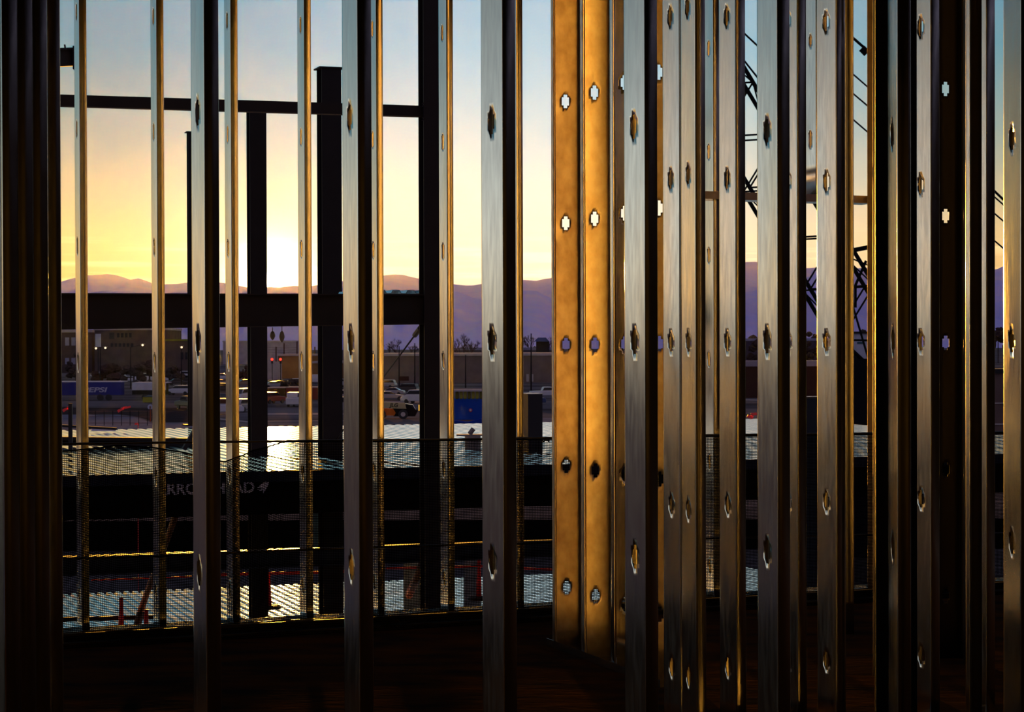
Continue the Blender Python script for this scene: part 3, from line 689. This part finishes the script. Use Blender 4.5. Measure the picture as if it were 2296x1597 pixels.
def car(p, kind, colr, yaw, label, group='cars in the parking lots', lamp=None):
    t = thing('car' if kind != 'pickup' else 'pickup_truck', label, 'car', p, group); t.rotation_euler.z = yaw
    body, cab = car_parts(kind)
    def pr(pts, wd, inset=0):
        b = MB(); b.prism([(x, -wd / 2, z) for x, z in pts], (0, wd, 0)); return b
    def at(o): o.parent = t; o.matrix_parent_inverse = Matrix.Identity(4); return o
    o = at(pr(body, 1.8).build('body', paint[colr])); md = o.modifiers.new('b', 'BEVEL'); md.width = .1; md.segments = 2
    at(pr([(x * .97, z) for x, z in cab], 1.55).build('cabin', paint[colr])).modifiers.new('b', 'BEVEL').width = .06
    zc = sum(z for x, z in cab) / 4; xc = sum(x for x, z in cab) / 4
    at(pr([(xc + (x - xc) * .93, zc + (z - zc) * .66) for x, z in cab], 1.58).build('side_glass', glass))
    b = MB(); (xa, za), (xb, zb) = cab[0], cab[1]
    b.prism([(xa * .97 + .03, -.68, za + .06), (xb * .97 + .03, -.66, zb - .06), (xb * .97 + .03, .66, zb - .06), (xa * .97 + .03, .68, za + .06)], (.02, 0, .01)); at(b.build('windscreen', glass))
    for sx in (-1, 1):
        for sy in (-1, 1):
            b = MB(); b.tube([(sx * 1.45, sy * .72, .33), (sx * 1.45, sy * .92, .33)], .33, 14); at(b.build('wheel', blk))
    if lamp:
        for sy in (-1, 1):
            b = MB(); s_ = 1 if lamp == 'head' else -1; b.abox(min(s_ * 2.28, s_ * 2.42), max(s_ * 2.28, s_ * 2.42), sy * .62 - .2, sy * .62 + .2, .66, .84); at(b.build('headlamp' if lamp == 'head' else 'tail_lamp', lampm if lamp == 'head' else tailm))
    return t
CARS = [
 (402, 886, 'suv', 'white', 2.9, 'white car parked between the slotted stud and the amber stud', None),
 (424, 918, 'pickup', 'dark', 2.2, 'black pickup parked nearest, just left of the amber stud', None),
 (262, 856, 'suv', 'silver', 2.9, 'silver car behind the blue trailer roof, at its middle', None),
 (222, 846, 'car', 'white', 3.3, 'white car behind the blue trailer, near its left part', None),
 (290, 857, 'car', 'white', .4, 'white sedan between the blue trailer and the white bus', None),
 (322, 856, 'van', 'white', .1, 'white van behind the white bus roof', None),
 (379, 856, 'car', 'white', .2, 'small white car farthest left in the lot left of the amber stud', None),
 (399, 864, 'car', 'dark', .3, 'dark car in the second row left of the amber stud', None),
 (416, 858, 'suv', 'dark', .1, 'dark SUV in the back row left of the amber stud', None),
 (427, 850, 'van', 'white', .1, 'white van standing farthest back left of the thin post', None),
 (498, 853, 'suv', 'white', .1, 'white car right of the amber stud, back row', None),
 (498, 866, 'car', 'silver', .2, 'silver car right of the amber stud, second row', None),
 (500, 880, 'suv', 'dark', 0, 'dark SUV right of the amber stud, third row', None),
 (499, 930, 'van', 'white', .5, 'white van end right of the amber stud, nearest row', None),
 (546, 866, 'car', 'tan', 3.6, 'tan sedan with lit headlamps, left of the sun column', 'head'),
 (543, 901, 'van', 'white', 4.4, 'white van with glowing headlamps, left of the sun column', 'head'),
 (547, 924, 'suv', 'silver', 1.2, 'silver SUV with red tail lamps, left of the sun column', 'tail'),
 (609, 905, 'suv', 'red', 1.0, 'dark red SUV half hidden by the sun column', None),
 (616, 871, 'car', 'silver', .3, 'silver car first right of the sun column', None),
 (632, 869, 'car', 'tan', .2, 'tan car second right of the sun column', None),
 (658, 867, 'suv', 'white', 3.3, 'white car left of the slotted stud right of the sun', None),
 (666, 912, 'van', 'white', 1.4, 'white van parked before the red container', None),
 (708, 860, 'van', 'white', 1.57, 'white van with a red tail lamp, left of the capped column', 'tail'),
 (768, 868, 'suv', 'white', 1.0, 'white SUV in the sliver right of the capped column', None),
 (769, 905, 'van', 'white', .8, 'white van in the sliver right of the capped column', None),
 (768, 926, 'van', 'silver', .8, 'silver van nearest in the sliver right of the capped column', None),
 (862, 871, 'suv', 'silver', 2.9, 'silver car at the left end of the row before the tan wall', None),
 (877, 888, 'car', 'silver', 3.0, 'grey sedan second from left before the tan wall', None),
 (910, 882, 'suv', 'dark', 2.8, 'black car with a bright roof line before the tan wall', None),
 (935, 879, 'car', 'dark', 2.9, 'black sedan directly left of the tall column', None),
 (937, 905, 'van', 'white', 2.6, 'white van directly left of the tall column, nearer row', None),
 (874, 898, 'car', 'silver', .1, 'grey sedan behind the lifting machine', None),
 (1183, 787, 'van', 'white', .1, 'white truck on the horizon left of the canopy', None),
 (1226, 790, 'van', 'silver', .2, 'silver van on the horizon under the canopy', None),
 (1205, 792, 'suv', 'silver', .2, 'silver car on the horizon below the canopy', None),
 (1062, 795, 'van', 'white', .1, 'white van on the parapet under the bare tree', None),
 (1684, 772, 'van', 'white', .1, 'white bus far away in the tall crane gap', None),
 (1690, 792, 'suv', 'white', .2, 'white car in the tall crane gap, nearer than the bus', None),
 (1674, 800, 'suv', 'silver', .1, 'silver car in the tall crane gap just above the dark wall', None),
 (1815, 784, 'van', 'white', .1, 'white truck in the middle crane gap', None),
 (1825, 795, 'suv', 'white', .2, 'white car in the middle crane gap below the truck', None),
 (1186, 908, 'suv', 'blue', .1, 'dark blue car hidden behind the duct box', None),
 (1226, 893, 'pickup', 'white', .2, 'pale pickup beside the duct box, right of it', None),
]
for px, py, kd, cl_, yaw, lab, lmp in CARS: car(G(px, max(py, 785)), kd, cl_, yaw, lab, lamp=lmp)

# trailers and containers
def boxunit(name, px0, px1, ytop, ybot, label, cat, side, roofm, dep=2.5, wheels=0, skirt=None):
    pb = G((px0 + px1) / 2, ybot); Y = pb.y; q0, q1 = P(px0, ytop, Y), P(px1, ytop, Y); lift = .9 if wheels else .1
    t = thing(name, label, cat, (q0.x, Y, GZ)); b = MB(); b.abox(q0.x, q1.x, Y, Y + dep, GZ + lift, q0.z - .12); b.build('side_walls', side, t)
    b = MB(); b.abox(q0.x, q1.x, Y - .03, Y + dep + 3, q0.z - .12, q0.z); b.build('roof', roofm, t)
    for i in range(wheels):
        b = MB(); x = q1.x - 2 - i * 1.3 if i < 2 else q0.x + 1.5 + (i - 2) * 1.3; b.tube([(x, Y - .05, GZ + .5), (x, Y + .4, GZ + .5)], .5, 14); b.build('wheel', blk, t)
    return t, q0, q1, Y
bluet = gm('trailer_blue', (.035, .04, .20), .5, .1)
t, q0, q1, Y = boxunit('semi_trailer', 60, 272, 856, 899, 'dark blue semi trailer with pale lettering and a white roof', 'trailer', bluet, wht, wheels=4)
ltw = gm('trailer_letter', (.42, .42, .55), .5, .05)
tx = text_mesh('PEPSI', 'lettering', ltw, 1.0, (0, 0, 0), (1, 0, 0), (0, 0, 1), shear=.2, bold=.03); me = tx.data
xs = [v.co.x for v in me.vertices]; zs_ = [v.co.z for v in me.vertices]; a0, a1 = P(186, 880, Y), P(241, 868.5, Y)
for v in me.vertices: v.co = Vector((a0.x + (v.co.x - min(xs)) / (max(xs) - min(xs)) * (a1.x - a0.x), Y - .03 + v.co.y, a0.z + (v.co.z - min(zs_)) / (max(zs_) - min(zs_)) * (a1.z - a0.z)))
tx.parent = t; tx.matrix_parent_inverse = Matrix.Translation(-t.location)
t, q0, q1, Y = boxunit('bus', 296, 372, 858, 898, 'white bus with a dark lower half, right of the blue trailer', 'bus', gm('bus_shadow', (.02, .02, .018)), wht, wheels=2)
b = MB(); a0, a1 = P(296, 858, Y), P(372, 875, Y); b.abox(a0.x, a1.x, Y - .06, Y, a1.z, a0.z); b.build('upper_panel', wht, t)
t, q0, q1, Y = boxunit('skip_container', 320, 345, 889, 904, 'yellow green skip under the white bus', 'skip', gm('skip_yellow', (.30, .30, .05)), black)
t, q0, q1, Y = boxunit('storage_container', 600, 640, 869, 897, 'olive brown container right of the sun column', 'container', gm('olive_container', (.08, .055, .025)), lgt)
t, q0, q1, Y = boxunit('storage_container', 641, 722, 868, 897, 'dull red container with a golden roof edge', 'container', gm('red_container', (.17, .045, .04)), lgt)
t, q0, q1, Y = boxunit('skip_container', 650, 668, 883, 896, 'small yellow skip in front of the red container', 'skip', gm('skip_yellow', (.30, .30, .05)), black)
t, q0, q1, Y = boxunit('storage_container', 1000, 1084, 896, 944, 'bright blue shipping container behind the golden flanged stud', 'container', gm('container_blue', (.012, .06, .36), .45, .08), gm('container_blue', (.012, .06, .36), .45, .08))
b = MB(); a = P(1055, 920, Y - .05); b.tube([a, a + Vector((0, -.04, 0))], .20, 16); b.build('round_emblem', gm('emblem_red', (.5, .05, .08)), t)
b = MB(); a = P(1055, 920, Y - .1); b.tube([a, a + Vector((0, -.04, 0))], .12, 16); b.build('emblem_centre', wht, t)
for i, px in enumerate(range(1021, 1080, 9)):
    b = MB(); a0, a1 = P(px, 878, Y + 1.2), P(px + 7.5, 896, Y + 1.2); b.abox(a0.x, a1.x, Y + 1, Y + 2.4, q0.z + .01, a0.z)
    tag(b.build('wrapped_bundle', gm('yellow_wrap', (.33, .30, .05)) if i % 3 else gm('olive_wrap', (.16, .14, .03))), 'yellow wrapped bundle standing on the blue container', 'bundle', 'yellow bundles on the blue container').modifiers.new('b', 'BEVEL').width = .08
b = MB(); a0, a1 = P(1018, 872, Y + 3), P(1084, 877, Y + 3); b.abox(a0.x, a1.x, Y + .6, Y + 3, P(1050, 877.6, Y + 1.2).z, P(1050, 873, Y + 1.2).z); tag(b.build('cover_board', lgt), 'pale board lying over the yellow bundles', 'board')
b = MB(); a = G(1050, 950)
b.prism([(P(1000, 944, a.y).x, a.y, GZ), (P(1084, 944, a.y).x, a.y, GZ), (P(1084, 944, a.y).x, a.y, GZ + .55), (P(1050, 944, a.y).x, a.y, GZ + .15), (P(1000, 944, a.y).x, a.y, GZ + .4)], (0, 2, 0)); tag(b.build('tarpaulin', gm('tarp_blue', (.015, .05, .35))), 'crumpled blue tarpaulin in front of the blue container', 'tarpaulin')

# telehandler
pt = G(893, 940); t = thing('telehandler', 'cream and orange lifting machine with big wheels, left of the tall column', 'machine', pt)
Y = pt.y; cream = gm('machine_cream', (.42, .38, .22), .5, .1); org = gm('machine_orange', (.55, .12, .02), .5, .1)
def mb_poly(pts, y0, y1): b = MB(); q = [P(x, y, Y) for x, y in pts]; b.prism([(p.x, y0, p.z) for p in q], (0, y1 - y0, 0)); return b
mb_poly([(846, 901), (908, 905), (911, 917), (846, 915)], Y, Y + 1.4).build('boom', cream, t)
mb_poly([(846, 916), (882, 918), (887, 926), (884, 932), (846, 932)], Y - .1, Y + 1.6).build('engine_cover', org, t)
mb_poly([(880, 917), (915, 908), (936, 922), (930, 934), (882, 934)], Y + .1, Y + 1.4).build('chassis', gm('machine_black', (.012, .012, .014)), t)
mb_poly([(905, 905), (925, 908), (932, 920), (912, 920)], Y + .3, Y + 1.2).build('cab', glass, t)
for px in (855, 904):
    for dy in (0, 1.7):
        a = P(px, 932, Y); b = MB(); b.tube([(a.x, Y - .2 + dy, GZ + .55), (a.x, Y + .15 + dy, GZ + .55)], .55, 18); wh = b.build('wheel', blk, t)
        b = MB(); b.tube([(a.x, Y - .24 + dy, GZ + .55), (a.x, Y - .18 + dy, GZ + .55)], .27, 14); b.build('rim', lgt, wh); 
b = MB(); a0, a1 = P(939, 908, Y - 1), P(943, 921, Y - 1); b.abox(a0.x, a1.x, Y - 1.2, Y - 1, a1.z, a0.z); b.build('side_lamp', mat('amber_lamp', (1, .55, .05), .4, emis=(1, .5, .05), estr=1.5), t)
text = text_mesh('JLG', 'lettering', gm('machine_black', (.012, .012, .014)), .62, P(874, 912.5, Y - .03), (1, 0, -.03), (0, .01, 1), parent=t, shear=.2)

# street furniture
def lamp_post(px, ytop, ybase, label, arm=0, heads=(), lit=True):
    p = G(px, ybase); t = thing('street_lamp', label, 'lamp', p, 'lamp posts over the parking lots'); Y = p.y; r = .14
    top = P(px, ytop, Y); b = MB(); b.tube([p, top], r, 8, r1=r * .6); b.build('pole', gm('pole_dark', (.02, .018, .02)), t)
    for hx, hy in heads:
        h = P(hx, hy, Y); b = MB(); b.tube([top, h], .05, 6); b.build('arm', gm('pole_dark', (.02, .018, .02)), t)
        b = MB(); b.tube([h + Vector((-.45, 0, 0)), h + Vector((.45, 0, .05))], .16, 8); hd_ = b.build('lamp_head', gm('lamp_shell', (.2, .17, .12)), t)
        b = MB(); b.tube([h + Vector((0, -.1, -.12)), h + Vector((0, -.25, -.14))], .2, 10); b.build('lit_lens', mat('lamp_lit', (1, .8, .55), .5, emis=(1, .78, .5), estr=1.6), hd_)
lamp_post(293, 779, 872, 'street lamp with a long arm to the right, left of the white bus', heads=[(320, 772.5)])
lamp_post(225, 779, 868, 'double headed flood lamp beside the upright white sign', heads=[(215.5, 780), (236.5, 779)])
lamp_post(407, 778, 868, 'lit lamp left of the amber stud', heads=[(407.5, 777.5)])
lamp_post(895, 776, 872, 'plain dark lamp pole rising before the tan wall', heads=[])
lamp_post(1191, 748, 888, 'dark lamp pole rising behind the duct box', heads=[])
lamp_post(1044, 796, 870, 'dim pole against the tan wall over the blue container', heads=[])
lamp_post(930, 770, 880, 'thin pole under the turnbuckle', heads=[])
for i, (px, yt) in enumerate(((619, 778), (637, 770), (666, 766), (706, 778))):
    p = P(px, 845, 620); b = MB(); b.tube([Vector((p.x, 620, GZ)), P(px, yt, 620)], .2, 6); tag(b.build('utility_pole', gm('pole_brown', (.12, .06, .04))), ['utility pole over the white kiosk', 'utility pole over the ochre box building', 'utility pole left of the slotted stud right of the sun', 'utility pole left of the capped column'][i], 'pole', 'utility poles near the sun')
for yy in (779, 784, 790):
    b = MB(); b.tube([P(600, yy, 619.9), P(640, yy + 1.5, 619.9), P(680, yy - .5, 619.9)], .04, 4); tag(b.build('power_line', gm('pole_brown', (.12, .06, .04))), 'thin power line strung before the pale pink warehouse', 'wire', 'power lines')
for px, lab in ((610, 'left one of two red traffic lights under the pods'), (629, 'right one of two red traffic lights under the pods')):
    t = thing('traffic_light', lab, 'traffic light', P(px, 806, 430), 'traffic lights under the pods'); p = P(px, 806, 430)
    b = MB(); b.abox(p.x - .2, p.x + .2, 430, 430.3, p.z - .85, p.z + .3); b.build('housing', blk, t)
    b = MB(); b.tube([p + Vector((0, -.02, 0)), p + Vector((0, -.12, 0))], .26, 12); b.build('red_lens', tailm, t)
    b = MB(); b.tube([(p.x, 430.15, GZ), (p.x, 430.15, p.z - .8)], .08, 6); b.build('pole', gm('pole_dark', (.02, .018, .02)), t)
t = thing('round_sign', 'small white round sign on an orange stake, left of the slotted stud', 'sign', G(337, 946)); Y = t.location.y; p = P(337, 913, Y)
b = MB(); b.tube([p, p + Vector((0, -.05, 0))], .30, 18); b.build('disc', wht, t)
b = MB(); b.abox(p.x - .07, p.x + .07, Y - .12, Y - .06, p.z - .2, p.z + .12); b.build('symbol', gm('symbol_brown', (.2, .08, .05)), t)
b = MB(); b.tube([(p.x, Y, GZ), (p.x, Y, p.z - .3)], .06, 6); b.build('stake', gm('stake_orange', (.35, .08, .03)), t)
t = thing('lot_sign', 'dark sign board on the plain lamp pole before the tan wall', 'sign', P(906, 848, G(895, 872).y - .5)); Y = t.location.y
b = MB(); q0, q1 = P(895, 844, Y), P(917, 854, Y); b.abox(q0.x, q1.x, Y - .1, Y, q1.z, q0.z); b.build('board', gm('board_brown', (.06, .025, .02)), t)
# red ribbons, strung between stakes on the ground beyond the deck
ribs = [([(264, 923, 45), (275, 916, 45), (284, 914, 45)], .06, 'red ribbon fluttering right of the lamp post at the left'), ([(281, 915, 45), (293, 912, 45)], .04, 'short red ribbon end next to the fluttering one'),
        ([(141, 922, 45), (150, 916, 45), (156, 914, 45)], .06, 'red ribbon by the guard post in the leftmost gap'), ([(302, 951, 45), (309, 950, 45), (309.5, 1400, 45)], .04, 'tiny red flag over the shining deck edge'),
        ([(1676, 932, 45), (1688, 938, 45)], .07, 'red pennant low in the tall crane gap'), ([(1684, 930, 45), (1697, 928, 45)], .06, 'pink red pennant high in the tall crane gap')]
for pts, w_, lab in ribs:
    q = [P(*p) for p in pts]; b = MB()
    for i in range(len(q) - 1): b.bar(q[i] + Vector((0, .03 * i, 0)), q[i + 1] + Vector((0, .03 * i, 0)), .01, w_, up=(0, .3, 1))
    t = tag(b.build('red_ribbon', mat('ribbon_red', (.85, .04, .03), .5)), lab, 'ribbon', 'red ribbons')
b = MB(); Yr = 45.0
for x0, x1, y0, y1 in ((130, 460, 914, 921), (1650, 1860, 929, 931)):
    b2 = MB(); q0, q1 = P(x0, y0, Yr), P(x1, y1, Yr); b2.tube([q0, q1], .006, 5)
    tag(b2.build('ribbon_line', black), 'thin line carrying red ribbons across the ' + ('left gaps' if x0 < 500 else 'crane gaps'), 'line')
    for q, lb in ((q0, 'left'), (q1, 'right')):
        b3 = MB(); b3.tube([Vector((q.x, q.y, GZ)), q + Vector((0, 0, .1))], .03, 6); tag(b3.build('line_stake', black), lb + ' stake of the ribbon line in the ' + ('left gaps' if x0 < 500 else 'crane gaps'), 'stake')
# paving
def patch(name, pts, m_, label, cat, dz=.03):
    q = [G(*p) for p in pts]; b = MB(); b.add([(p.x, p.y, GZ + dz) for p in q], [tuple(range(len(q)))]); b2 = b.build(name, m_)
    md = b2.modifiers.new('t', 'SOLIDIFY'); md.thickness = .02
    return struct(b2)
pav = gm('pale_pavement', (.17, .17, .23)); crb = gm('kerb_stone', (.40, .34, .34))
patch('path', [(60, 958), (480, 972), (480, 950), (345, 950), (300, 936), (265, 931), (230, 934), (200, 930), (60, 932)], pav, '', '')
patch('road_surface', [(60, 915), (480, 915), (480, 947), (350, 947), (305, 934), (265, 929), (60, 930)], gm('road_dark', (.045, .038, .04)), '', '', .02)
patch('kerb', [(590, 930.5), (850, 930.5), (850, 927), (590, 927)], crb, '', '')
patch('kerb', [(480, 938), (600, 950), (600, 953), (480, 941)], crb, '', '')
patch('kerb', [(590, 945), (850, 943), (850, 944.5), (590, 946.5)], crb, '', '')
patch('kerb', [(1600, 895), (1700, 897), (1700, 899), (1600, 897)], crb, '', '')
patch('kerb', [(855, 903), (960, 903), (960, 901), (855, 901)], crb, '', '')
patch('path', [(1200, 938), (1260, 938), (1260, 950), (1200, 950)], pav, '', '')
for (x0, x1, y) in ((195, 350, 955), (1800, 1835, 865)):
    p0, p1_ = G(x0, y), G(x1, y); t = thing('mesh_fence', 'low site fence with thin posts, ' + ('left beyond the shining deck' if x0 < 500 else 'in the middle crane gap'), 'fence', p0)
    n_ = 8; hF = 1.6 if x0 < 500 else 3.4
    for i in range(n_ + 1):
        p = p0.lerp(p1_, i / n_); b = MB(); b.tube([p, p + Vector((0, 0, hF))], .04, 5); b.build('post', gm('pole_dark', (.02, .018, .02)), t)
    b = MB()
    for z in (.3, hF * .6, hF - .05): b.bar(p0 + Vector((0, 0, z)), p1_ + Vector((0, 0, z)), .04, .05)
    b.build('rails', gm('rail_rust', (.18, .10, .09)) if x0 < 500 else gm('rail_lilac', (.14, .13, .17)), t)
# trees
brn = gm('bare_branches', (.07, .045, .045)); evg = gm('evergreen', (.05, .03, .03)); shr = gm('winter_shrub', (.06, .045, .04))
def bare_tree(px, ytop, Y, label, seed, spread=1.0):
    rn = random.Random(seed); top = P(px, ytop, Y); Hh = top.z - GZ; b = MB()
    def br(p, d, l, r, k):
        q = p + d * l; b.tube([p, q], r, 5, r1=r * .65, cap=False)
        if k == 0: return
        for _ in range(3 if k > 1 else 4):
            nd = (d + Vector((rn.uniform(-.75, .75) * spread, rn.uniform(-.5, .5), rn.uniform(-.15, .45)))).normalized(); br(q, nd, l * rn.uniform(.6, .82), r * .6, k - 1)
    br(Vector((top.x, Y, GZ)), Vector((0, 0, 1)), Hh * .26, Hh * .022, 5)
    return tag(b.build('bare_tree', brn), label, 'tree', 'bare trees on the horizon')
for i, (px, yt, Y, lab) in enumerate([(1041, 727, 520, 'large bare tree over the blue container'), (1064, 750, 620, 'smaller bare tree right of the large bare one'), (890, 748, 760, 'bare tree on the horizon left of the stay cable'), (868, 757, 800, 'bare tree beside the tan flanged slotted stud'), (918, 755, 820, 'bare tree on the horizon just left of the turnbuckle'),
     (1190, 738, 760, 'pointed bare tree left of the canopy'), (1224, 742, 800, 'bare tree over the right end of the canopy'), (1172, 752, 780, 'low bare tree next to the second slotted stud flange'), (1240, 755, 760, 'bare tree hidden partly by the orange lit stud')]):
    bare_tree(px, yt, Y, lab, 11 + i)
def bush(px, ytop, Y, wpx, label, m_, seed):
    rn = random.Random(seed); top = P(px, ytop, Y); wd = wpx * Y / F / 2; Hh = top.z - GZ; bm = bmesh.new()
    t = thing('tree', label, 'tree', (top.x, Y, GZ), 'bushy trees round the lots')
    for k in range(14):
        u = rn.uniform(-1, 1); rr = wd * rn.uniform(.28, .45); zc = GZ + Hh * rn.uniform(.35, 1) * (1 - .35 * abs(u)) - rr * .5
        mt = Matrix.Translation((top.x + u * wd, Y + rn.uniform(-1, 1) * wd * .5, zc)) @ Matrix.Diagonal((rr, rr, rr * .8, 1)); bmesh.ops.create_icosphere(bm, subdivisions=2, radius=1, matrix=mt)
    for v in bm.verts: v.co += Vector((rn.uniform(-1, 1), rn.uniform(-1, 1), rn.uniform(-1, 1))) * wd * .08
    me = bpy.data.meshes.new('crown'); bm.to_mesh(me); bm.free(); me.materials.append(m_); o = bpy.data.objects.new('crown', me); C.objects.link(o); o.parent = t; o.matrix_parent_inverse = Matrix.Translation(-t.location)
    b = MB(); b.tube([(top.x, Y, GZ), (top.x, Y, GZ + Hh * .6)], .2, 6); b.build('trunk', brn, t)
for i, (px, yt, Y, w_, lab) in enumerate([(170, 790, 480, 40, 'dark bushy tree at the far left over the trailer'), (240, 800, 470, 60, 'dark bushy tree behind the lamp with two heads'), (300, 803, 460, 50, 'dark bushy tree left of the street lamp arm'), (335, 800, 470, 44, 'dark bushy tree behind the white bus'), (395, 815, 470, 40, 'brown bushy tree left of the amber stud'),
     (545, 812, 520, 40, 'brown bushy tree left of the sun column'), (650, 845, 400, 40, 'brown shrub mass before the ochre box building'), (710, 815, 560, 36, 'brown tree left of the capped column'), (1210, 770, 700, 80, 'low brown tree mass behind the canopy'), (1050, 785, 690, 60, 'low tree mass under the large bare tree'),
     (1682, 742, 950, 60, 'dark tree mass in the tall crane gap'), (1700, 762, 700, 50, 'nearer dark tree mass in the tall crane gap'), (1818, 728, 950, 40, 'dark tree with a pale cap in the middle crane gap'), (1824, 752, 720, 50, 'reddish shrubs in the middle crane gap'), (1932, 735, 900, 40, 'dark tree mass in the narrow crane gap'), (2238, 720, 900, 60, 'dark tree mass at the far right edge')]):
    bush(px, yt, Y, w_, lab, evg if i % 2 else shr, 40 + i)

# ---------------------------------------------------------------- crane
CY = 75.0
ct = thing('crane_boom', 'black lattice crane boom slanting down to the right', 'crane', P(1990, 900, CY))
cm = gm('crane_black', (.012, .012, .015))
A0, A1 = P(1560, 112, CY), P(1996, 842, CY); axd = (A1 - A0).normalized(); nrm = Vector((axd.z, 0, -axd.x)).normalized()
half = 1.0; dpt = Vector((0, 1, 0))
ln = (A1 - A0).length; nb = 13
def cp(i, a, c): 
    f = i / nb; tp = 1 if f < .86 else max(.25, 1 - (f - .86) / .14 * .75); return A0 + axd * ln * f + nrm * a * half * tp + dpt * c * half * tp
for a in (-1, 1):
    for c in (-1, 1):
        b = MB(); b.tube([cp(i, a, c) for i in range(nb + 1)], .075, 6); b.build('chord', cm, ct)
k_ = 0
for i in range(nb):
    for a in (-1, 1): b = MB(); s_ = 1 if (i + k_) % 2 else -1; b.tube([cp(i, a, s_), cp(i + 1, a, -s_)], .03, 5); b.build('lacing', cm, ct)
    for c in (-1, 1): b = MB(); s_ = 1 if i % 2 else -1; b.tube([cp(i, s_, c), cp(i + 1, -s_, c)], .035, 5); b.build('lacing', cm, ct)
for (x0, y0, x1, y1, r_) in [(1640, 48, 1760, 160, .035), (1640, 100, 1790, 290, .035), (1900, 74, 1970, 135, .05), (1880, 138, 2260, 468, .03), (1880, 182, 2290, 530, .03), (1880, 240, 2300, 600, .03), (1860, 560, 1960, 600, .03), (2200, 400, 2296, 492, .045), (1900, 645, 1975, 900, .04)]:
    b = MB(); b.tube([P(x0, y0, CY - 1.5), P(x1, y1, CY - 1.5)], r_, 5); b.build('stay_line', cm, ct)
b = MB(); b.tube([P(1932, 108, CY - 1.5), P(1944, 120, CY - 1.5)], .13, 8); b.build('sheave_lug', cm, ct)
b = MB(); b.bar(P(1910, 562, CY), P(1960, 552, CY), .2, .16); b.build('cross_tube', cm, ct)
b = MB(); b.tube([P(1942, 585, CY), P(1918, 640, CY), P(1918, 690, CY)], .05, 6); b.build('ladder_rail', cm, ct)
b = MB(); q = P(2010, 880, CY); b.abox(q.x - 2.0, q.x + 2.5, CY - 1.5, CY + 1.5, GZ + 1, q.z + 1.2); b.build('machine_house', cm, ct)
b = MB(); b.abox(q.x - 3, q.x + 3, CY - 2, CY + 2, GZ, GZ + 1); b.build('crawler_track', blk, ct)

# ---------------------------------------------------------------- evening haze over the town
hv = bpy.data.materials.new('evening_haze'); hv.use_nodes = True; ht = hv.node_tree; ht.nodes.clear()
vsn = ht.nodes.new('ShaderNodeVolumeScatter'); vsn.inputs['Density'].default_value = HAZE; vsn.inputs['Anisotropy'].default_value = .82; vsn.inputs['Color'].default_value = (1, .93, .95, 1)
ho = ht.nodes.new('ShaderNodeOutputMaterial'); ht.links.new(vsn.outputs[0], ho.inputs['Volume'])
b = MB(); b.abox(-4500, 4500, 110, 8990, GZ - .5, 260); o = b.build('haze', hv); o['kind'] = 'stuff'; o['label'] = 'thin evening haze over the town and hills'; o['category'] = 'haze'
hv.cycles.homogeneous_volume = True
